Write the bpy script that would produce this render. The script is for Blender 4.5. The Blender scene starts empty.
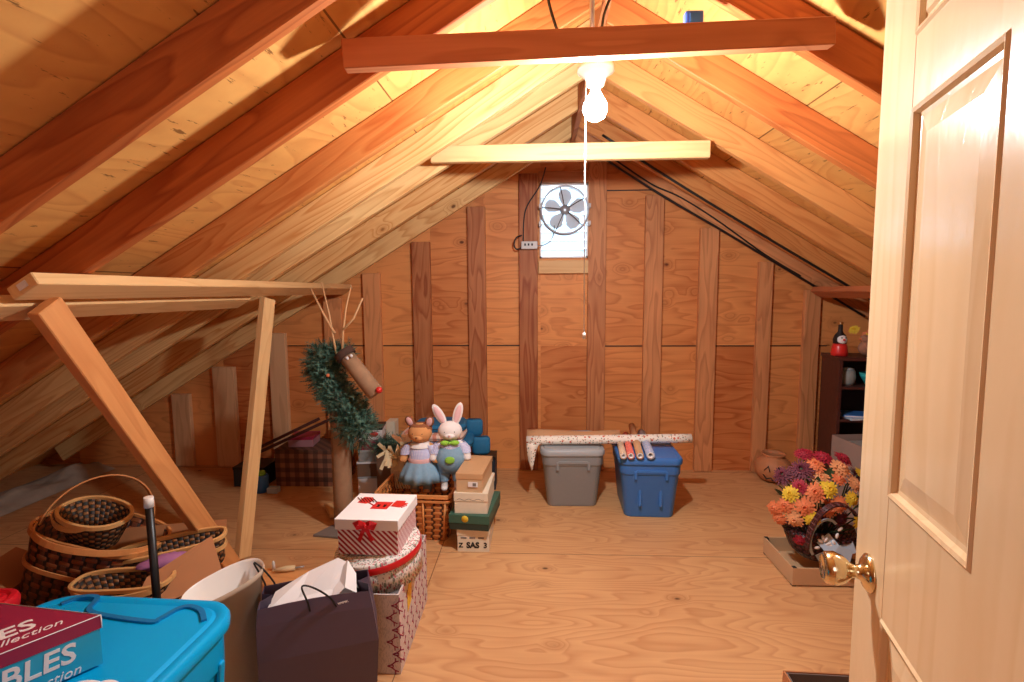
import bpy, bmesh, math, random
from mathutils import Vector, Matrix
random.seed(7)
PI = math.pi
S = bpy.context.scene
COL = S.collection

# ------------------------------------------------------------------ camera
cam = bpy.data.cameras.new('camera'); camo = bpy.data.objects.new('camera', cam); COL.objects.link(camo)
cam.sensor_width = 36; cam.lens = 510 / 1024 * 36; cam.clip_start = .02
pit, yaw, rol = math.radians(5.545), math.radians(2.70), math.radians(-.369)
fw = Vector((-math.sin(yaw) * math.cos(pit), math.cos(yaw) * math.cos(pit), -math.sin(pit)))
rt = Vector((math.cos(yaw), math.sin(yaw), 0)); up = rt.cross(fw)
r2 = math.cos(rol) * rt + math.sin(rol) * up; u2 = -math.sin(rol) * rt + math.cos(rol) * up
m = Matrix((r2, u2, -fw)).transposed().to_4x4(); m.translation = (0, 0, 1.34)
camo.matrix_world = m
S.camera = camo
# ------------------------------------------------------------------ world, view
w = bpy.data.worlds.new('world'); S.world = w; w.use_nodes = True
bg = w.node_tree.nodes['Background']; bg.inputs[0].default_value = (.72, .88, 1, 1); bg.inputs[1].default_value = 5
vs = S.view_settings; vs.view_transform = 'Standard'; vs.look = 'None'; vs.gamma = 1; vs.use_curve_mapping = False
vs.exposure = 0.0
# ------------------------------------------------------------------ lights
BULB = (.19, 1.70, 1.925)
def light(name, typ, loc, power, color, **k):
    l = bpy.data.lights.new(name, typ); l.energy = power; l.color = color
    for a, b in k.items(): setattr(l, a, b)
    o = bpy.data.objects.new(name, l); o.location = loc; COL.objects.link(o); return o
light('bulb_light', 'POINT', BULB, 100, (.88, .95, 1), shadow_soft_size=.035)
hl = light('added_fill_light', 'AREA', (-.15, -.85, 1.55), 4.5, (.85, .95, 1), shape='RECTANGLE', size=.7, size_y=.8)  # added unseen fill lamp behind the camera, standing in for light through the doorway
hl.rotation_euler = (math.radians(68), 0, 0)

# ------------------------------------------------------------------ materials
def srgb(r, g, b):
    f = lambda c: (c / 255 / 12.92) if c / 255 <= .04045 else ((c / 255 + .055) / 1.055) ** 2.4
    return (f(r), f(g), f(b), 1)
class NT:
    def __init__(s, name):
        s.m = bpy.data.materials.new(name); s.m.use_nodes = True; s.t = s.m.node_tree
        s.b = s.t.nodes['Principled BSDF']
    def n(s, typ, **k):
        x = s.t.nodes.new(typ)
        for a, b in k.items(): setattr(x, a, b)
        return x
    def l(s, a, b): s.t.links.new(a, b)
    def math(s, op, a, b=0.0, c=0.0):
        x = s.n('ShaderNodeMath', operation=op)
        for i, v in enumerate((a, b, c)):
            if hasattr(v, 'links'): s.l(v, x.inputs[i])
            else: x.inputs[i].default_value = v
        return x.outputs[0]
    def mix(s, f, a, b, blend='MIX'):
        x = s.n('ShaderNodeMix', data_type='RGBA', blend_type=blend)
        for i, v in ((0, f), (6, a), (7, b)):
            if hasattr(v, 'links'): s.l(v, x.inputs[i])
            else: x.inputs[i].default_value = v
        return x.outputs[2]
    def noise(s, vec, scale, detail=3, rough=.5, dist=0):
        x = s.n('ShaderNodeTexNoise'); x.inputs['Scale'].default_value = scale; x.inputs['Detail'].default_value = detail
        x.inputs['Roughness'].default_value = rough; x.inputs['Distortion'].default_value = dist
        s.l(vec, x.inputs['Vector']); return x.outputs[0]
    def ramp(s, f, stops):
        x = s.n('ShaderNodeValToRGB'); e = x.color_ramp.elements
        while len(e) < len(stops): e.new(.5)
        for i, (p, c) in enumerate(stops): e[i].position = p; e[i].color = c if len(c) == 4 else (*c, 1)
        s.l(f, x.inputs[0]); return x.outputs[0]
    def bump(s, h, strength=.3, dist=.01):
        x = s.n('ShaderNodeBump'); x.inputs['Strength'].default_value = strength; x.inputs['Distance'].default_value = dist
        s.l(h, x.inputs['Height']); s.l(x.outputs[0], s.b.inputs['Normal'])
W1, K0 = (1, 1, 1, 1), (0, 0, 0, 1)
def plain(name, c, rough=.55, metal=0, speck=.06, scale=40, **k):
    t = NT(name); tc = t.n('ShaderNodeTexCoord')
    n = t.noise(tc.outputs['Object'], scale, 3)
    d = tuple(max(0, x * (1 - speck * 2)) for x in c[:3]) + (1,)
    t.l(t.mix(n, d, c), t.b.inputs['Base Color'])
    t.b.inputs['Roughness'].default_value = rough; t.b.inputs['Metallic'].default_value = metal
    for a, b in k.items(): t.b.inputs[a.replace('_', ' ')].default_value = b
    return t.m
def wood(name, light, dark, grain=(.9, 7, 7), rings=26, knots=.75, kscale=2.2, rough=.55, vary=.35, cells=None, contrast=.55, splinter=0, seams=None, ksize=.055, spec=.3):
    """board wood: the grain runs along local x of the object"""
    t = NT(name); tc = t.n('ShaderNodeTexCoord'); oi = t.n('ShaderNodeObjectInfo')
    off = t.n('ShaderNodeVectorMath', operation='SCALE'); off.inputs[0].default_value = (13.7, 7.1, 3.3)
    t.l(oi.outputs['Random'], off.inputs['Scale'])
    add = t.n('ShaderNodeVectorMath', operation='ADD'); t.l(tc.outputs['Object'], add.inputs[0]); t.l(off.outputs[0], add.inputs[1])
    vec = add.outputs[0]
    rnd = oi.outputs['Random']
    if cells:                                      # one tint and one grain offset per plywood sheet or strip
        cm = t.n('ShaderNodeVectorMath', operation='MULTIPLY_ADD'); t.l(tc.outputs['Object'], cm.inputs[0])
        cm.inputs[1].default_value = cells[0]; cm.inputs[2].default_value = cells[1]
        fl = t.n('ShaderNodeVectorMath', operation='FLOOR'); t.l(cm.outputs[0], fl.inputs[0])
        wn = t.n('ShaderNodeTexWhiteNoise', noise_dimensions='3D'); t.l(fl.outputs[0], wn.inputs['Vector'])
        rnd = wn.outputs['Value']
        sc = t.n('ShaderNodeVectorMath', operation='MULTIPLY_ADD'); t.l(wn.outputs['Color'], sc.inputs[0]); sc.inputs[1].default_value = (9, 9, 9); t.l(vec, sc.inputs[2]); vec = sc.outputs[0]
    vo = t.n('ShaderNodeTexVoronoi', feature='F1'); vo.inputs['Scale'].default_value = kscale
    mk = t.n('ShaderNodeMapping'); mk.inputs['Scale'].default_value = (1, 1.5, 1.5); t.l(vec, mk.inputs[0]); t.l(mk.outputs[0], vo.inputs['Vector'])
    sepc = t.n('ShaderNodeSeparateColor'); t.l(vo.outputs['Color'], sepc.inputs[0])
    on = t.math('GREATER_THAN', sepc.outputs[0], knots)
    kd = vo.outputs['Distance']
    kn = t.n('ShaderNodeMapRange'); kn.interpolation_type = 'SMOOTHSTEP'; t.l(kd, kn.inputs[0]); kn.inputs[1].default_value = ksize * 1.1; kn.inputs[2].default_value = ksize * .45; 
    knot = t.math('MULTIPLY', kn.outputs[0], on)
    halo = t.n('ShaderNodeMapRange'); halo.interpolation_type = 'SMOOTHSTEP'; t.l(kd, halo.inputs[0]); halo.inputs[1].default_value = ksize * 4.5; halo.inputs[2].default_value = 0
    hal = t.math('MULTIPLY', halo.outputs[0], on)
    mp = t.n('ShaderNodeMapping'); mp.inputs['Scale'].default_value = grain; t.l(vec, mp.inputs[0])
    n1 = t.noise(mp.outputs[0], 1.0, 2, .45, .15)
    fld = t.math('ADD', t.math('MULTIPLY', n1, rings), t.math('MULTIPLY', hal, 2.6))
    band = t.math('FRACT', fld)
    bnd = t.ramp(band, [(0, K0), (.55, (.35, .35, .35)), (.86, W1), (1, K0)])
    mf = t.n('ShaderNodeMapping'); mf.inputs['Scale'].default_value = (grain[0] * 3.5, grain[1] * 16, grain[2] * 16); t.l(vec, mf.inputs[0])
    fine = t.noise(mf.outputs[0], 1.0, 3, .6)
    big = t.noise(vec, 1.7, 2)
    g = t.math('ADD', t.math('MULTIPLY', bnd, .55), t.math('MULTIPLY', fine, .5))
    g = t.math('ADD', g, t.math('MULTIPLY', t.math('SUBTRACT', big, .5), 1.0))
    g = t.math('MULTIPLY', g, contrast)
    g = t.math('ADD', g, t.math('MULTIPLY', t.math('SUBTRACT', rnd, .5), vary))
    cl = t.n('ShaderNodeClamp'); t.l(g, cl.inputs[0])
    c = t.mix(cl.outputs[0], light, dark)
    kc = tuple(x * .22 for x in dark[:3]) + (1,)
    c = t.mix(t.math('MULTIPLY', hal, .35), c, tuple(x * .7 for x in dark[:3]) + (1,))
    c = t.mix(t.math('MULTIPLY', knot, .9), c, kc)
    if splinter:
        ms = t.n('ShaderNodeMapping'); ms.inputs['Scale'].default_value = (3, 9, 9) if splinter == 1 else (20, 3.5, 9); ms.inputs['Rotation'].default_value = (0, 0, .5); t.l(vec, ms.inputs[0])
        sp = t.noise(ms.outputs[0], 2.6, 4, .7)
        c = t.mix(t.ramp(sp, [(.63, K0), (.67, (.75, .75, .75))]), c, tuple(x * .25 for x in dark[:3]) + (1,))
    if seams:                                      # dark joints between the sheets: (axis, period, offset, width)
        sx = t.n('ShaderNodeSeparateXYZ'); t.l(tc.outputs['Object'], sx.inputs[0])
        for ax, per, ofs, wd in seams:
            q = t.math('FRACT', t.math('MULTIPLY_ADD', sx.outputs[ax], 1 / per, ofs / per))
            hit = t.math('LESS_THAN', q, wd / per)
            c = t.mix(t.math('MULTIPLY', hit, .8), c, tuple(x * .2 for x in dark[:3]) + (1,))
    t.l(c, t.b.inputs['Base Color']); t.b.inputs['Roughness'].default_value = rough
    t.b.inputs['Specular IOR Level'].default_value = spec
    t.bump(t.math('ADD', fine, t.math('MULTIPLY', band, .3)), .15, .004)
    return t.m
PINE_L, PINE_D = srgb(232, 184, 128), srgb(190, 118, 66)
M = {}
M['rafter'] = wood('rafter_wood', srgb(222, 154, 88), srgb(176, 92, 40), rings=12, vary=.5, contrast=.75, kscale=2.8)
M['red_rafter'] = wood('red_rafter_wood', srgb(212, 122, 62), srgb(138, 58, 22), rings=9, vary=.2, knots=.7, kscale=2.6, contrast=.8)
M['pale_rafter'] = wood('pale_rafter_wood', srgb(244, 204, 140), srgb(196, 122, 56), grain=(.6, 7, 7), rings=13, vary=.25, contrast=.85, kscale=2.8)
M['stud'] = wood('stud_wood', srgb(226, 156, 102), srgb(150, 78, 42), rings=10, vary=.9, kscale=4, contrast=.7, ksize=.08)
M['tie'] = wood('tie_wood', srgb(210, 130, 84), srgb(160, 78, 44), rings=8, vary=.2, knots=.8)
M['new_pine'] = wood('new_pine_wood', srgb(238, 196, 138), srgb(210, 150, 92), rings=10, vary=.2, kscale=3)
M['brace'] = wood('brace_wood', srgb(228, 160, 98), srgb(190, 112, 58), rings=10, vary=.25, kscale=3.2)
M['sheath'] = wood('sheathing_plywood', srgb(232, 172, 96), srgb(178, 98, 44), grain=(4.5, 1.1, 5), rings=11, vary=.3, contrast=.5, splinter=2, seams=[(0, 1.22, .3, .006)], knots=.9)
M['gable'] = wood('gable_plywood', srgb(236, 158, 92), srgb(178, 90, 42), grain=(1.1, 5, 6.5), rings=9, vary=.75, kscale=5, knots=.7, ksize=.1,
                  cells=((2.469, 0, .895), (-1.086, .5, -.837)), contrast=.72)
M['floor'] = wood('floor_plywood', srgb(218, 168, 116), srgb(176, 112, 66), grain=(1.0, 4.6, 5), rings=19, vary=.22, kscale=5, knots=.66, ksize=.085,
                  cells=((.41, .82, 0), (.2, .9, .5)), contrast=.72, seams=[(0, 2.44, .5, .004), (1, 1.22, -.06, .004)], spec=.4)
M['door'] = wood('door_wood', srgb(232, 200, 158), srgb(212, 168, 120), grain=(7, 7, .6), rings=8, vary=.1, knots=1.1, rough=.2, contrast=.5, spec=.6)
def weave(name, c1, c2, gap, sx, sy, rough=.5):
    """woven splint: strands pass over and under the stakes, laid out in the mesh's own uv (metres)"""
    t = NT(name); tc = t.n('ShaderNodeTexCoord'); sp = t.n('ShaderNodeSeparateXYZ'); t.l(tc.outputs['UV'], sp.inputs[0])
    u = t.math('MULTIPLY', sp.outputs[0], 1 / sx); v = t.math('MULTIPLY', sp.outputs[1], 1 / sy)
    par = t.math('MODULO', t.math('ADD', t.math('FLOOR', u), t.math('FLOOR', v)), 2)
    par = t.math('GREATER_THAN', t.math('ABSOLUTE', par), .5)
    fu = t.math('SINE', t.math('MULTIPLY', t.math('FRACT', u), PI)); fv = t.math('SINE', t.math('MULTIPLY', t.math('FRACT', v), PI))
    over = t.math('MULTIPLY', t.math('POWER', fu, .5), t.math('POWER', fv, .35))
    h = t.math('MULTIPLY', par, over)
    under = t.math('MULTIPLY', t.math('POWER', fu, .8), .45)
    h = t.math('ADD', h, t.math('MULTIPLY', t.math('SUBTRACT', 1, par), under))
    wn = t.n('ShaderNodeTexWhiteNoise', noise_dimensions='1D'); t.l(t.math('FLOOR', v), wn.inputs['W'])
    c = t.mix(par, c2, c1); c = t.mix(t.math('MULTIPLY', wn.outputs['Value'], .5), c, c2)
    edge = t.math('LESS_THAN', h, .34)
    c = t.mix(edge, c, gap)
    t.l(c, t.b.inputs['Base Color']); t.b.inputs['Roughness'].default_value = rough
    t.bump(h, 1, .006); return t.m
M['weave_brown'] = weave('brown_splint_weave', srgb(150, 84, 44), srgb(104, 52, 28), srgb(40, 20, 12), .045, .019)
M['weave_dark'] = weave('dark_and_tan_weave', srgb(170, 110, 60), srgb(40, 46, 44), srgb(50, 28, 16), .022, .013)
M['weave_honey'] = weave('honey_weave', srgb(214, 138, 70), srgb(178, 100, 46), srgb(84, 42, 18), .05, .017)
M['weave_wine'] = weave('wine_wicker', srgb(96, 42, 44), srgb(66, 26, 30), srgb(24, 10, 12), .03, .012, .35)
M['rim'] = wood('basket_rim_wood', srgb(232, 160, 96), srgb(196, 116, 62), rings=5, vary=.1, knots=1.1, rough=.4)
M['rim_pale'] = wood('pale_basket_rim_wood', srgb(238, 186, 120), srgb(206, 144, 84), rings=5, vary=.1, knots=1.1, rough=.4)
M['cardboard'] = plain('cardboard', srgb(190, 126, 80), .8, scale=9)
M['card_pale'] = plain('pale_cardboard', srgb(206, 164, 122), .8, scale=9)
M['card_grey'] = plain('grey_cardboard', srgb(150, 128, 118), .85, scale=9)
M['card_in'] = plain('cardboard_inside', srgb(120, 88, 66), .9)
M['turq'] = plain('turquoise_plastic', srgb(0, 168, 230), .38, speck=.02, Specular_IOR_Level=.25)
M['red_pl'] = plain('red_plastic', srgb(214, 24, 44), .35, speck=.02)
M['grey_pl'] = plain('grey_plastic', srgb(140, 142, 142), .45, speck=.03)
M['grey_lid'] = plain('grey_lid_plastic', srgb(166, 170, 172), .4, speck=.03)
M['blue_pl'] = plain('blue_plastic', srgb(60, 118, 190), .4, speck=.03)
M['white'] = plain('white_plastic', srgb(238, 230, 222), .4, speck=.02)
M['beige'] = plain('beige_plastic', srgb(206, 184, 160), .5, speck=.02)
M['paper_w'] = plain('white_paper', srgb(236, 230, 228), .7, speck=.03)
M['maroon'] = plain('maroon_card', srgb(150, 32, 66), .5, speck=.02)
M['cyan_card'] = plain('cyan_card', srgb(40, 168, 204), .4, speck=.02)
M['black'] = plain('black_plastic', srgb(22, 20, 20), .4)
M['bag'] = plain('plum_bag_paper', srgb(86, 72, 90), .42, speck=.06, scale=6)
M['brass'] = plain('polished_brass', srgb(228, 212, 176), .16, 1, speck=.02)
M['fan_metal'] = plain('pale_fan_metal', srgb(206, 212, 220), .4)
M['steel'] = plain('grey_steel', srgb(176, 182, 190), .35, .5)
M['blade'] = plain('fan_blade_grey', srgb(214, 222, 230), .4)
M['cable'] = plain('black_cable', srgb(26, 22, 20), .5)
M['string'] = plain('white_string', srgb(240, 234, 224), .6)
M['porcelain'] = plain('white_porcelain', srgb(244, 240, 234), .25, speck=.01)
M['outlet'] = plain('outlet_metal', srgb(206, 196, 190), .4)
M['bark'] = wood('bark_wood', srgb(172, 122, 88), srgb(112, 70, 46), rings=6, vary=.1, knots=1.1, rough=.8)
M['bark_dark'] = plain('dark_bark', srgb(84, 58, 46), .9, speck=.2, scale=30)
M['log'] = plain('log_bark', srgb(178, 138, 104), .85, speck=.2, scale=22)
M['twig'] = plain('peeled_twig', srgb(222, 172, 120), .6)
M['needle'] = plain('green_needles', srgb(112, 150, 128), .6, speck=.25, scale=8)
M['needle2'] = plain('dark_green_needles', srgb(66, 104, 86), .6, speck=.25, scale=8)
M['red'] = plain('red_paint', srgb(214, 44, 40), .35)
M['red_rib'] = plain('red_ribbon', srgb(206, 28, 36), .35)
M['terracotta'] = plain('terracotta', srgb(208, 138, 92), .6, speck=.08, scale=12)
M['dark'] = plain('dark_paint', srgb(28, 18, 16), .6)
M['shelfwood'] = wood('dark_shelf_wood', srgb(82, 42, 34), srgb(48, 24, 22), rings=8, vary=.1, knots=1.1, rough=.45)
M['denim'] = plain('blue_denim', srgb(140, 176, 200), .85, speck=.12, scale=90)
M['plush_w'] = plain('white_plush', srgb(240, 230, 224), .95, speck=.04, scale=60)
M['plush_pink'] = plain('pink_plush', srgb(236, 190, 190), .95)
M['plush_tan'] = plain('tan_plush', srgb(222, 156, 98), .95, speck=.08, scale=60)
M['plush_brown'] = plain('brown_plush', srgb(150, 92, 58), .95, speck=.1)
M['lime'] = plain('lime_felt', srgb(150, 206, 70), .9)
M['teal'] = plain('teal_glass', srgb(60, 186, 188), .15)
M['purple'] = plain('purple_petals', srgb(124, 70, 170), .7)
M['lilac'] = plain('lilac_film', srgb(196, 130, 180), .25, speck=.15, scale=20)
M['yellow'] = plain('yellow_petals', srgb(236, 196, 50), .7, speck=.1)
M['yellow_tag'] = plain('yellow_sticker', srgb(244, 196, 40), .5)
M['orange'] = plain('coral_petals', srgb(236, 130, 80), .7, speck=.12)
M['peach'] = plain('peach_petals', srgb(240, 166, 112), .7, speck=.12)
M['crimson'] = plain('crimson_petals', srgb(170, 28, 52), .7, speck=.15)
M['plum'] = plain('plum_petals', srgb(112, 44, 62), .7, speck=.15)
M['leafgreen'] = plain('dark_leaf', srgb(58, 78, 44), .7)
M['paleblue'] = plain('pale_blue_ribbon', srgb(186, 206, 224), .6)
M['green_card'] = plain('green_card', srgb(58, 98, 80), .5)
M['dgreen_card'] = plain('dark_green_card', srgb(40, 58, 48), .5)
M['tan_card'] = plain('tan_card', srgb(216, 180, 138), .6)
M['tan_dark'] = plain('tan_lid_card', srgb(208, 162, 116), .6)
M['cream_card'] = plain('cream_card', srgb(232, 218, 192), .6)
M['ink'] = plain('black_ink', srgb(30, 26, 26), .6)
M['grey_ink'] = plain('grey_ink', srgb(130, 118, 110), .6)
M['husk'] = plain('corn_husk', srgb(232, 206, 160), .8, speck=.1)
M['blue_bag'] = plain('blue_fabric', srgb(34, 120, 168), .7, speck=.1)
M['navy'] = plain('navy_plastic', srgb(26, 42, 58), .5)
M['insul'] = plain('pale_insulation', srgb(190, 176, 160), .95, speck=.2, scale=15)
M['pinkbox'] = plain('dusty_pink_card', srgb(170, 120, 126), .7)
M['glass_grey'] = plain('grey_ceramic', srgb(160, 164, 160), .3, speck=.2, scale=60)
M['metal_grey'] = plain('dull_grey_board', srgb(132, 120, 112), .6, speck=.08)
M['brown_bird'] = plain('brown_straw', srgb(176, 124, 96), .9, speck=.2)
t = NT('glowing_bulb'); t.b.inputs['Emission Color'].default_value = (1, .96, .9, 1); t.b.inputs['Emission Strength'].default_value = 40; M['glow'] = t.m
def stripes(name, a, b, freq, vec, duty=.5, rough=.5):
    t = NT(name); tc = t.n('ShaderNodeTexCoord'); d = t.n('ShaderNodeVectorMath', operation='DOT_PRODUCT')
    t.l(tc.outputs['Object'], d.inputs[0]); d.inputs[1].default_value = vec
    q = t.math('FRACT', t.math('MULTIPLY', d.outputs['Value'], freq))
    t.l(t.mix(t.math('GREATER_THAN', q, duty), a, b), t.b.inputs['Base Color']); t.b.inputs['Roughness'].default_value = rough; return t.m
M['candy'] = stripes('red_and_white_diagonal_stripes', srgb(236, 226, 222), srgb(170, 24, 40), 46, (1, -1, 1), .48)
M['pinkstripe'] = stripes('peach_stripes', srgb(244, 214, 196), srgb(226, 150, 126), 20, (1, 0, .2), .5, .8)
def plaid(name, base, a, b, fx, rough=.8, dark=.3):
    t = NT(name); tc = t.n('ShaderNodeTexCoord'); sx = t.n('ShaderNodeSeparateXYZ'); t.l(tc.outputs['Object'], sx.inputs[0])
    h = t.math('ADD', sx.outputs[0], sx.outputs[1])
    qa = t.math('GREATER_THAN', t.math('FRACT', t.math('MULTIPLY', h, fx)), .5)
    qb = t.math('GREATER_THAN', t.math('FRACT', t.math('MULTIPLY', sx.outputs[2], fx)), .5)
    c = t.mix(t.math('MULTIPLY', qa, .55), base, a); c = t.mix(t.math('MULTIPLY', qb, .55), c, b)
    t.l(c, t.b.inputs['Base Color']); t.b.inputs['Roughness'].default_value = rough; return t.m
M['plaid'] = plaid('brown_plaid', srgb(150, 100, 74), srgb(52, 30, 26), srgb(44, 30, 26), 15)
M['gingham'] = plaid('blue_gingham', srgb(226, 226, 240), srgb(150, 168, 214), srgb(170, 160, 214), 110)
def spots(name, base, cols, scale=60, thr=.2, rough=.6, stretch=(1, 1, 1)):
    t = NT(name); tc = t.n('ShaderNodeTexCoord'); mp = t.n('ShaderNodeMapping'); mp.inputs['Scale'].default_value = stretch
    t.l(tc.outputs['Object'], mp.inputs[0]); c = base
    for i, col in enumerate(cols):
        v = t.n('ShaderNodeTexVoronoi'); v.inputs['Scale'].default_value = scale * (1 + .37 * i); t.l(mp.outputs[0], v.inputs['Vector'])
        sc = t.n('ShaderNodeSeparateColor'); t.l(v.outputs['Color'], sc.inputs[0])
        f = t.math('MULTIPLY', t.math('LESS_THAN', v.outputs['Distance'], thr), t.math('GREATER_THAN', sc.outputs[0], .45))
        c = t.mix(f, c, col)
    t.l(c, t.b.inputs['Base Color']); t.b.inputs['Roughness'].default_value = rough; return t.m
M['doodle'] = spots('holiday_doodle_paper', srgb(226, 216, 208), [srgb(120, 130, 118), srgb(196, 96, 104), srgb(150, 166, 140), srgb(150, 140, 134)], 70, .36, stretch=(1, 1, .55))
M['floral'] = spots('floral_wrap_paper', srgb(240, 230, 216), [srgb(210, 96, 66), srgb(206, 170, 150), srgb(120, 130, 110)], 42, .3)
M['linen'] = spots('grey_linen_paper', srgb(212, 196, 190), [srgb(196, 178, 174), srgb(178, 166, 164)], 300, .4, stretch=(1, 1, .2))
M['bluefloral'] = spots('blue_print_paper', srgb(170, 180, 206), [srgb(220, 190, 200), srgb(120, 130, 170)], 90, .35)
M['pinkpaper'] = spots('coral_print_paper', srgb(226, 112, 96), [srgb(244, 180, 160), srgb(220, 80, 70)], 90, .3)
M['beigepaper'] = spots('beige_print_paper', srgb(216, 186, 156), [srgb(240, 220, 190), srgb(180, 120, 90)], 90, .3)
M['kraft'] = plain('kraft_paper', srgb(206, 156, 112), .8, scale=8)

# ------------------------------------------------------------------ object helpers
def tag(o, label=None, cat=None, group=None, kind=None):
    for k, v in (('label', label), ('category', cat), ('group', group), ('kind', kind)):
        if v: o[k] = v
    return o
def thing(name, label, cat, loc=(0, 0, 0), rz=0, group=None):
    o = bpy.data.objects.new(name, None); COL.objects.link(o); o.location = loc; o.rotation_euler = (0, 0, rz)
    o.empty_display_size = .05
    return tag(o, label, cat, group)
class MB:
    def __init__(s): s.bm = bmesh.new(); s.uv = s.bm.loops.layers.uv.new('uv'); s.mi = 0; s.smooth = False
    def face(s, vs, uvs=None, smooth=None):
        try: f = s.bm.faces.new(vs)
        except ValueError: return None
        f.material_index = s.mi; f.smooth = s.smooth if smooth is None else smooth
        if uvs:
            for l, u in zip(f.loops, uvs): l[s.uv].uv = u
        return f
    def box(s, c, d, R=None):
        R = R or Matrix.Identity(3); c = Vector(c)
        v = [s.bm.verts.new(c + R @ Vector((x * d[0] / 2, y * d[1] / 2, z * d[2] / 2))) for z in (-1, 1) for y in (-1, 1) for x in (-1, 1)]
        for q in ((0, 2, 3, 1), (4, 5, 7, 6), (0, 1, 5, 4), (2, 6, 7, 3), (0, 4, 6, 2), (1, 3, 7, 5)): s.face([v[i] for i in q], smooth=False)
        return s
    def loft(s, rings, cap0=False, cap1=False, close=True, smooth=True, mi=None):
        """rings of points joined into a skin; uv in metres round and up"""
        if mi is not None: s.mi = mi
        R = [[s.bm.verts.new(Vector(p)) for p in r] for r in rings]
        n = len(R[0]); v = 0
        mid = len(rings) // 2
        per = [0]
        for i in range(n): per.append(per[-1] + (Vector(rings[mid][i]) - Vector(rings[mid][(i + 1) % n])).length)
        for k in range(len(R) - 1):
            dv = (Vector(rings[k][0]) - Vector(rings[k + 1][0])).length
            for i in range(n if close else n - 1):
                j = (i + 1) % n
                s.face([R[k][i], R[k][j], R[k + 1][j], R[k + 1][i]], [(per[i], v), (per[i + 1], v), (per[i + 1], v + dv), (per[i], v + dv)], smooth)
            v += dv
        if cap0: s.face(R[0][::-1], smooth=False)
        if cap1: s.face(R[-1], smooth=False)
        return s
    def tube(s, pts, r, n=8, caps=True, flat=None):
        """round bar through points; flat=(w, t, normal) makes a flat strap instead"""
        pts = [Vector(p) for p in pts]; rings = []; prev = None
        for i, p in enumerate(pts):
            d = (pts[min(i + 1, len(pts) - 1)] - pts[max(i - 1, 0)]).normalized()
            if prev is None:
                a = Vector((0, 0, 1)) if abs(d.z) < .9 else Vector((1, 0, 0)); x = d.cross(a).normalized()
            else: x = (prev - d * prev.dot(d)).normalized()
            prev = x; y = d.cross(x); rr = r[i] if isinstance(r, (list, tuple)) else r
            if flat:
                nrm = Vector(flat[2](p)) if callable(flat[2]) else Vector(flat[2]); nrm = (nrm - d * nrm.dot(d)).normalized(); sd = d.cross(nrm)
                w_, t_ = flat[0] / 2, flat[1] / 2
                rings.append([p + sd * a * w_ + nrm * b * t_ for a, b in ((-1, -1), (1, -1), (1, 1), (-1, 1))])
            else: rings.append([p + (x * math.cos(2 * PI * k / n) + y * math.sin(2 * PI * k / n)) * rr for k in range(n)])
        return s.loft(rings, caps, caps, smooth=not flat)
    def lathe(s, prof, c=(0, 0, 0), n=28, cap0=False, cap1=False, ell=(1, 1), R=None):
        c = Vector(c); R = R or Matrix.Identity(3)
        return s.loft([[c + R @ Vector((ell[0] * r * math.cos(2 * PI * k / n), ell[1] * r * math.sin(2 * PI * k / n), z)) for k in range(n)] for r, z in prof], cap0, cap1)
    def ball(s, c, r, n=14, R=None):
        if not hasattr(r, '__len__'): r = (r, r, r)
        R = R or Matrix.Identity(3); c = Vector(c); m_ = max(6, n // 2 + 1)
        rings = []
        for i in range(m_ + 1):
            a = -PI / 2 + PI * i / m_; q = max(math.cos(a), .02)
            rings.append([c + R @ Vector((r[0] * q * math.cos(2 * PI * k / n), r[1] * q * math.sin(2 * PI * k / n), r[2] * math.sin(a))) for k in range(n)])
        return s.loft(rings, True, True)
    def poly(s, pts, thick, R=None, c=(0, 0, 0)):
        """flat outline in local xy given a thickness in z"""
        R = R or Matrix.Identity(3); c = Vector(c)
        a = [s.bm.verts.new(c + R @ Vector((x, y, 0))) for x, y in pts]; b = [s.bm.verts.new(c + R @ Vector((x, y, thick))) for x, y in pts]
        s.face(a[::-1], smooth=False); s.face(b, smooth=False); n = len(pts)
        for i in range(n): s.face([a[i], a[(i + 1) % n], b[(i + 1) % n], b[i]], smooth=False)
        return s
    def build(s, name, mats, parent=None, bevel=0, seg=2, label=None, loc=None, recalc=True):
        if recalc: bmesh.ops.recalc_face_normals(s.bm, faces=s.bm.faces)
        me = bpy.data.meshes.new(name); s.bm.to_mesh(me); s.bm.free()
        for q in (mats if isinstance(mats, (list, tuple)) else [mats]): me.materials.append(q)
        o = bpy.data.objects.new(name, me); COL.objects.link(o); o.parent = parent
        if loc: o.location = loc
        if bevel:
            b = o.modifiers.new('edge', 'BEVEL'); b.width = bevel; b.segments = seg; b.limit_method = 'ANGLE'; b.angle_limit = math.radians(50)
        if label: o['label'] = label
        return o
def sq(a, b, z, e=4, n=40, cx=0, cy=0, dz=None):
    """rounded rectangle ring (superellipse)"""
    out = []
    for k in range(n):
        t_ = 2 * PI * k / n; c, s_ = math.cos(t_), math.sin(t_)
        x = cx + a * math.copysign(abs(c) ** (2 / e), c); y = cy + b * math.copysign(abs(s_) ** (2 / e), s_)
        out.append((x, y, z + (dz(x, y) if dz else 0)))
    return out
def rrect(a, b, r, z, n=5, cx=0, cy=0):
    out = []
    for (sx, sy, a0) in ((1, 1, 0), (-1, 1, 90), (-1, -1, 180), (1, -1, 270)):
        for i in range(n + 1):
            t_ = math.radians(a0 + 90 * i / n); out.append((cx + sx * (a - r) + r * math.cos(t_), cy + sy * (b - r) + r * math.sin(t_), z))
    return out
def rotm(rx=0, ry=0, rz=0):
    from mathutils import Euler
    return Euler((rx, ry, rz)).to_matrix()
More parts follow.
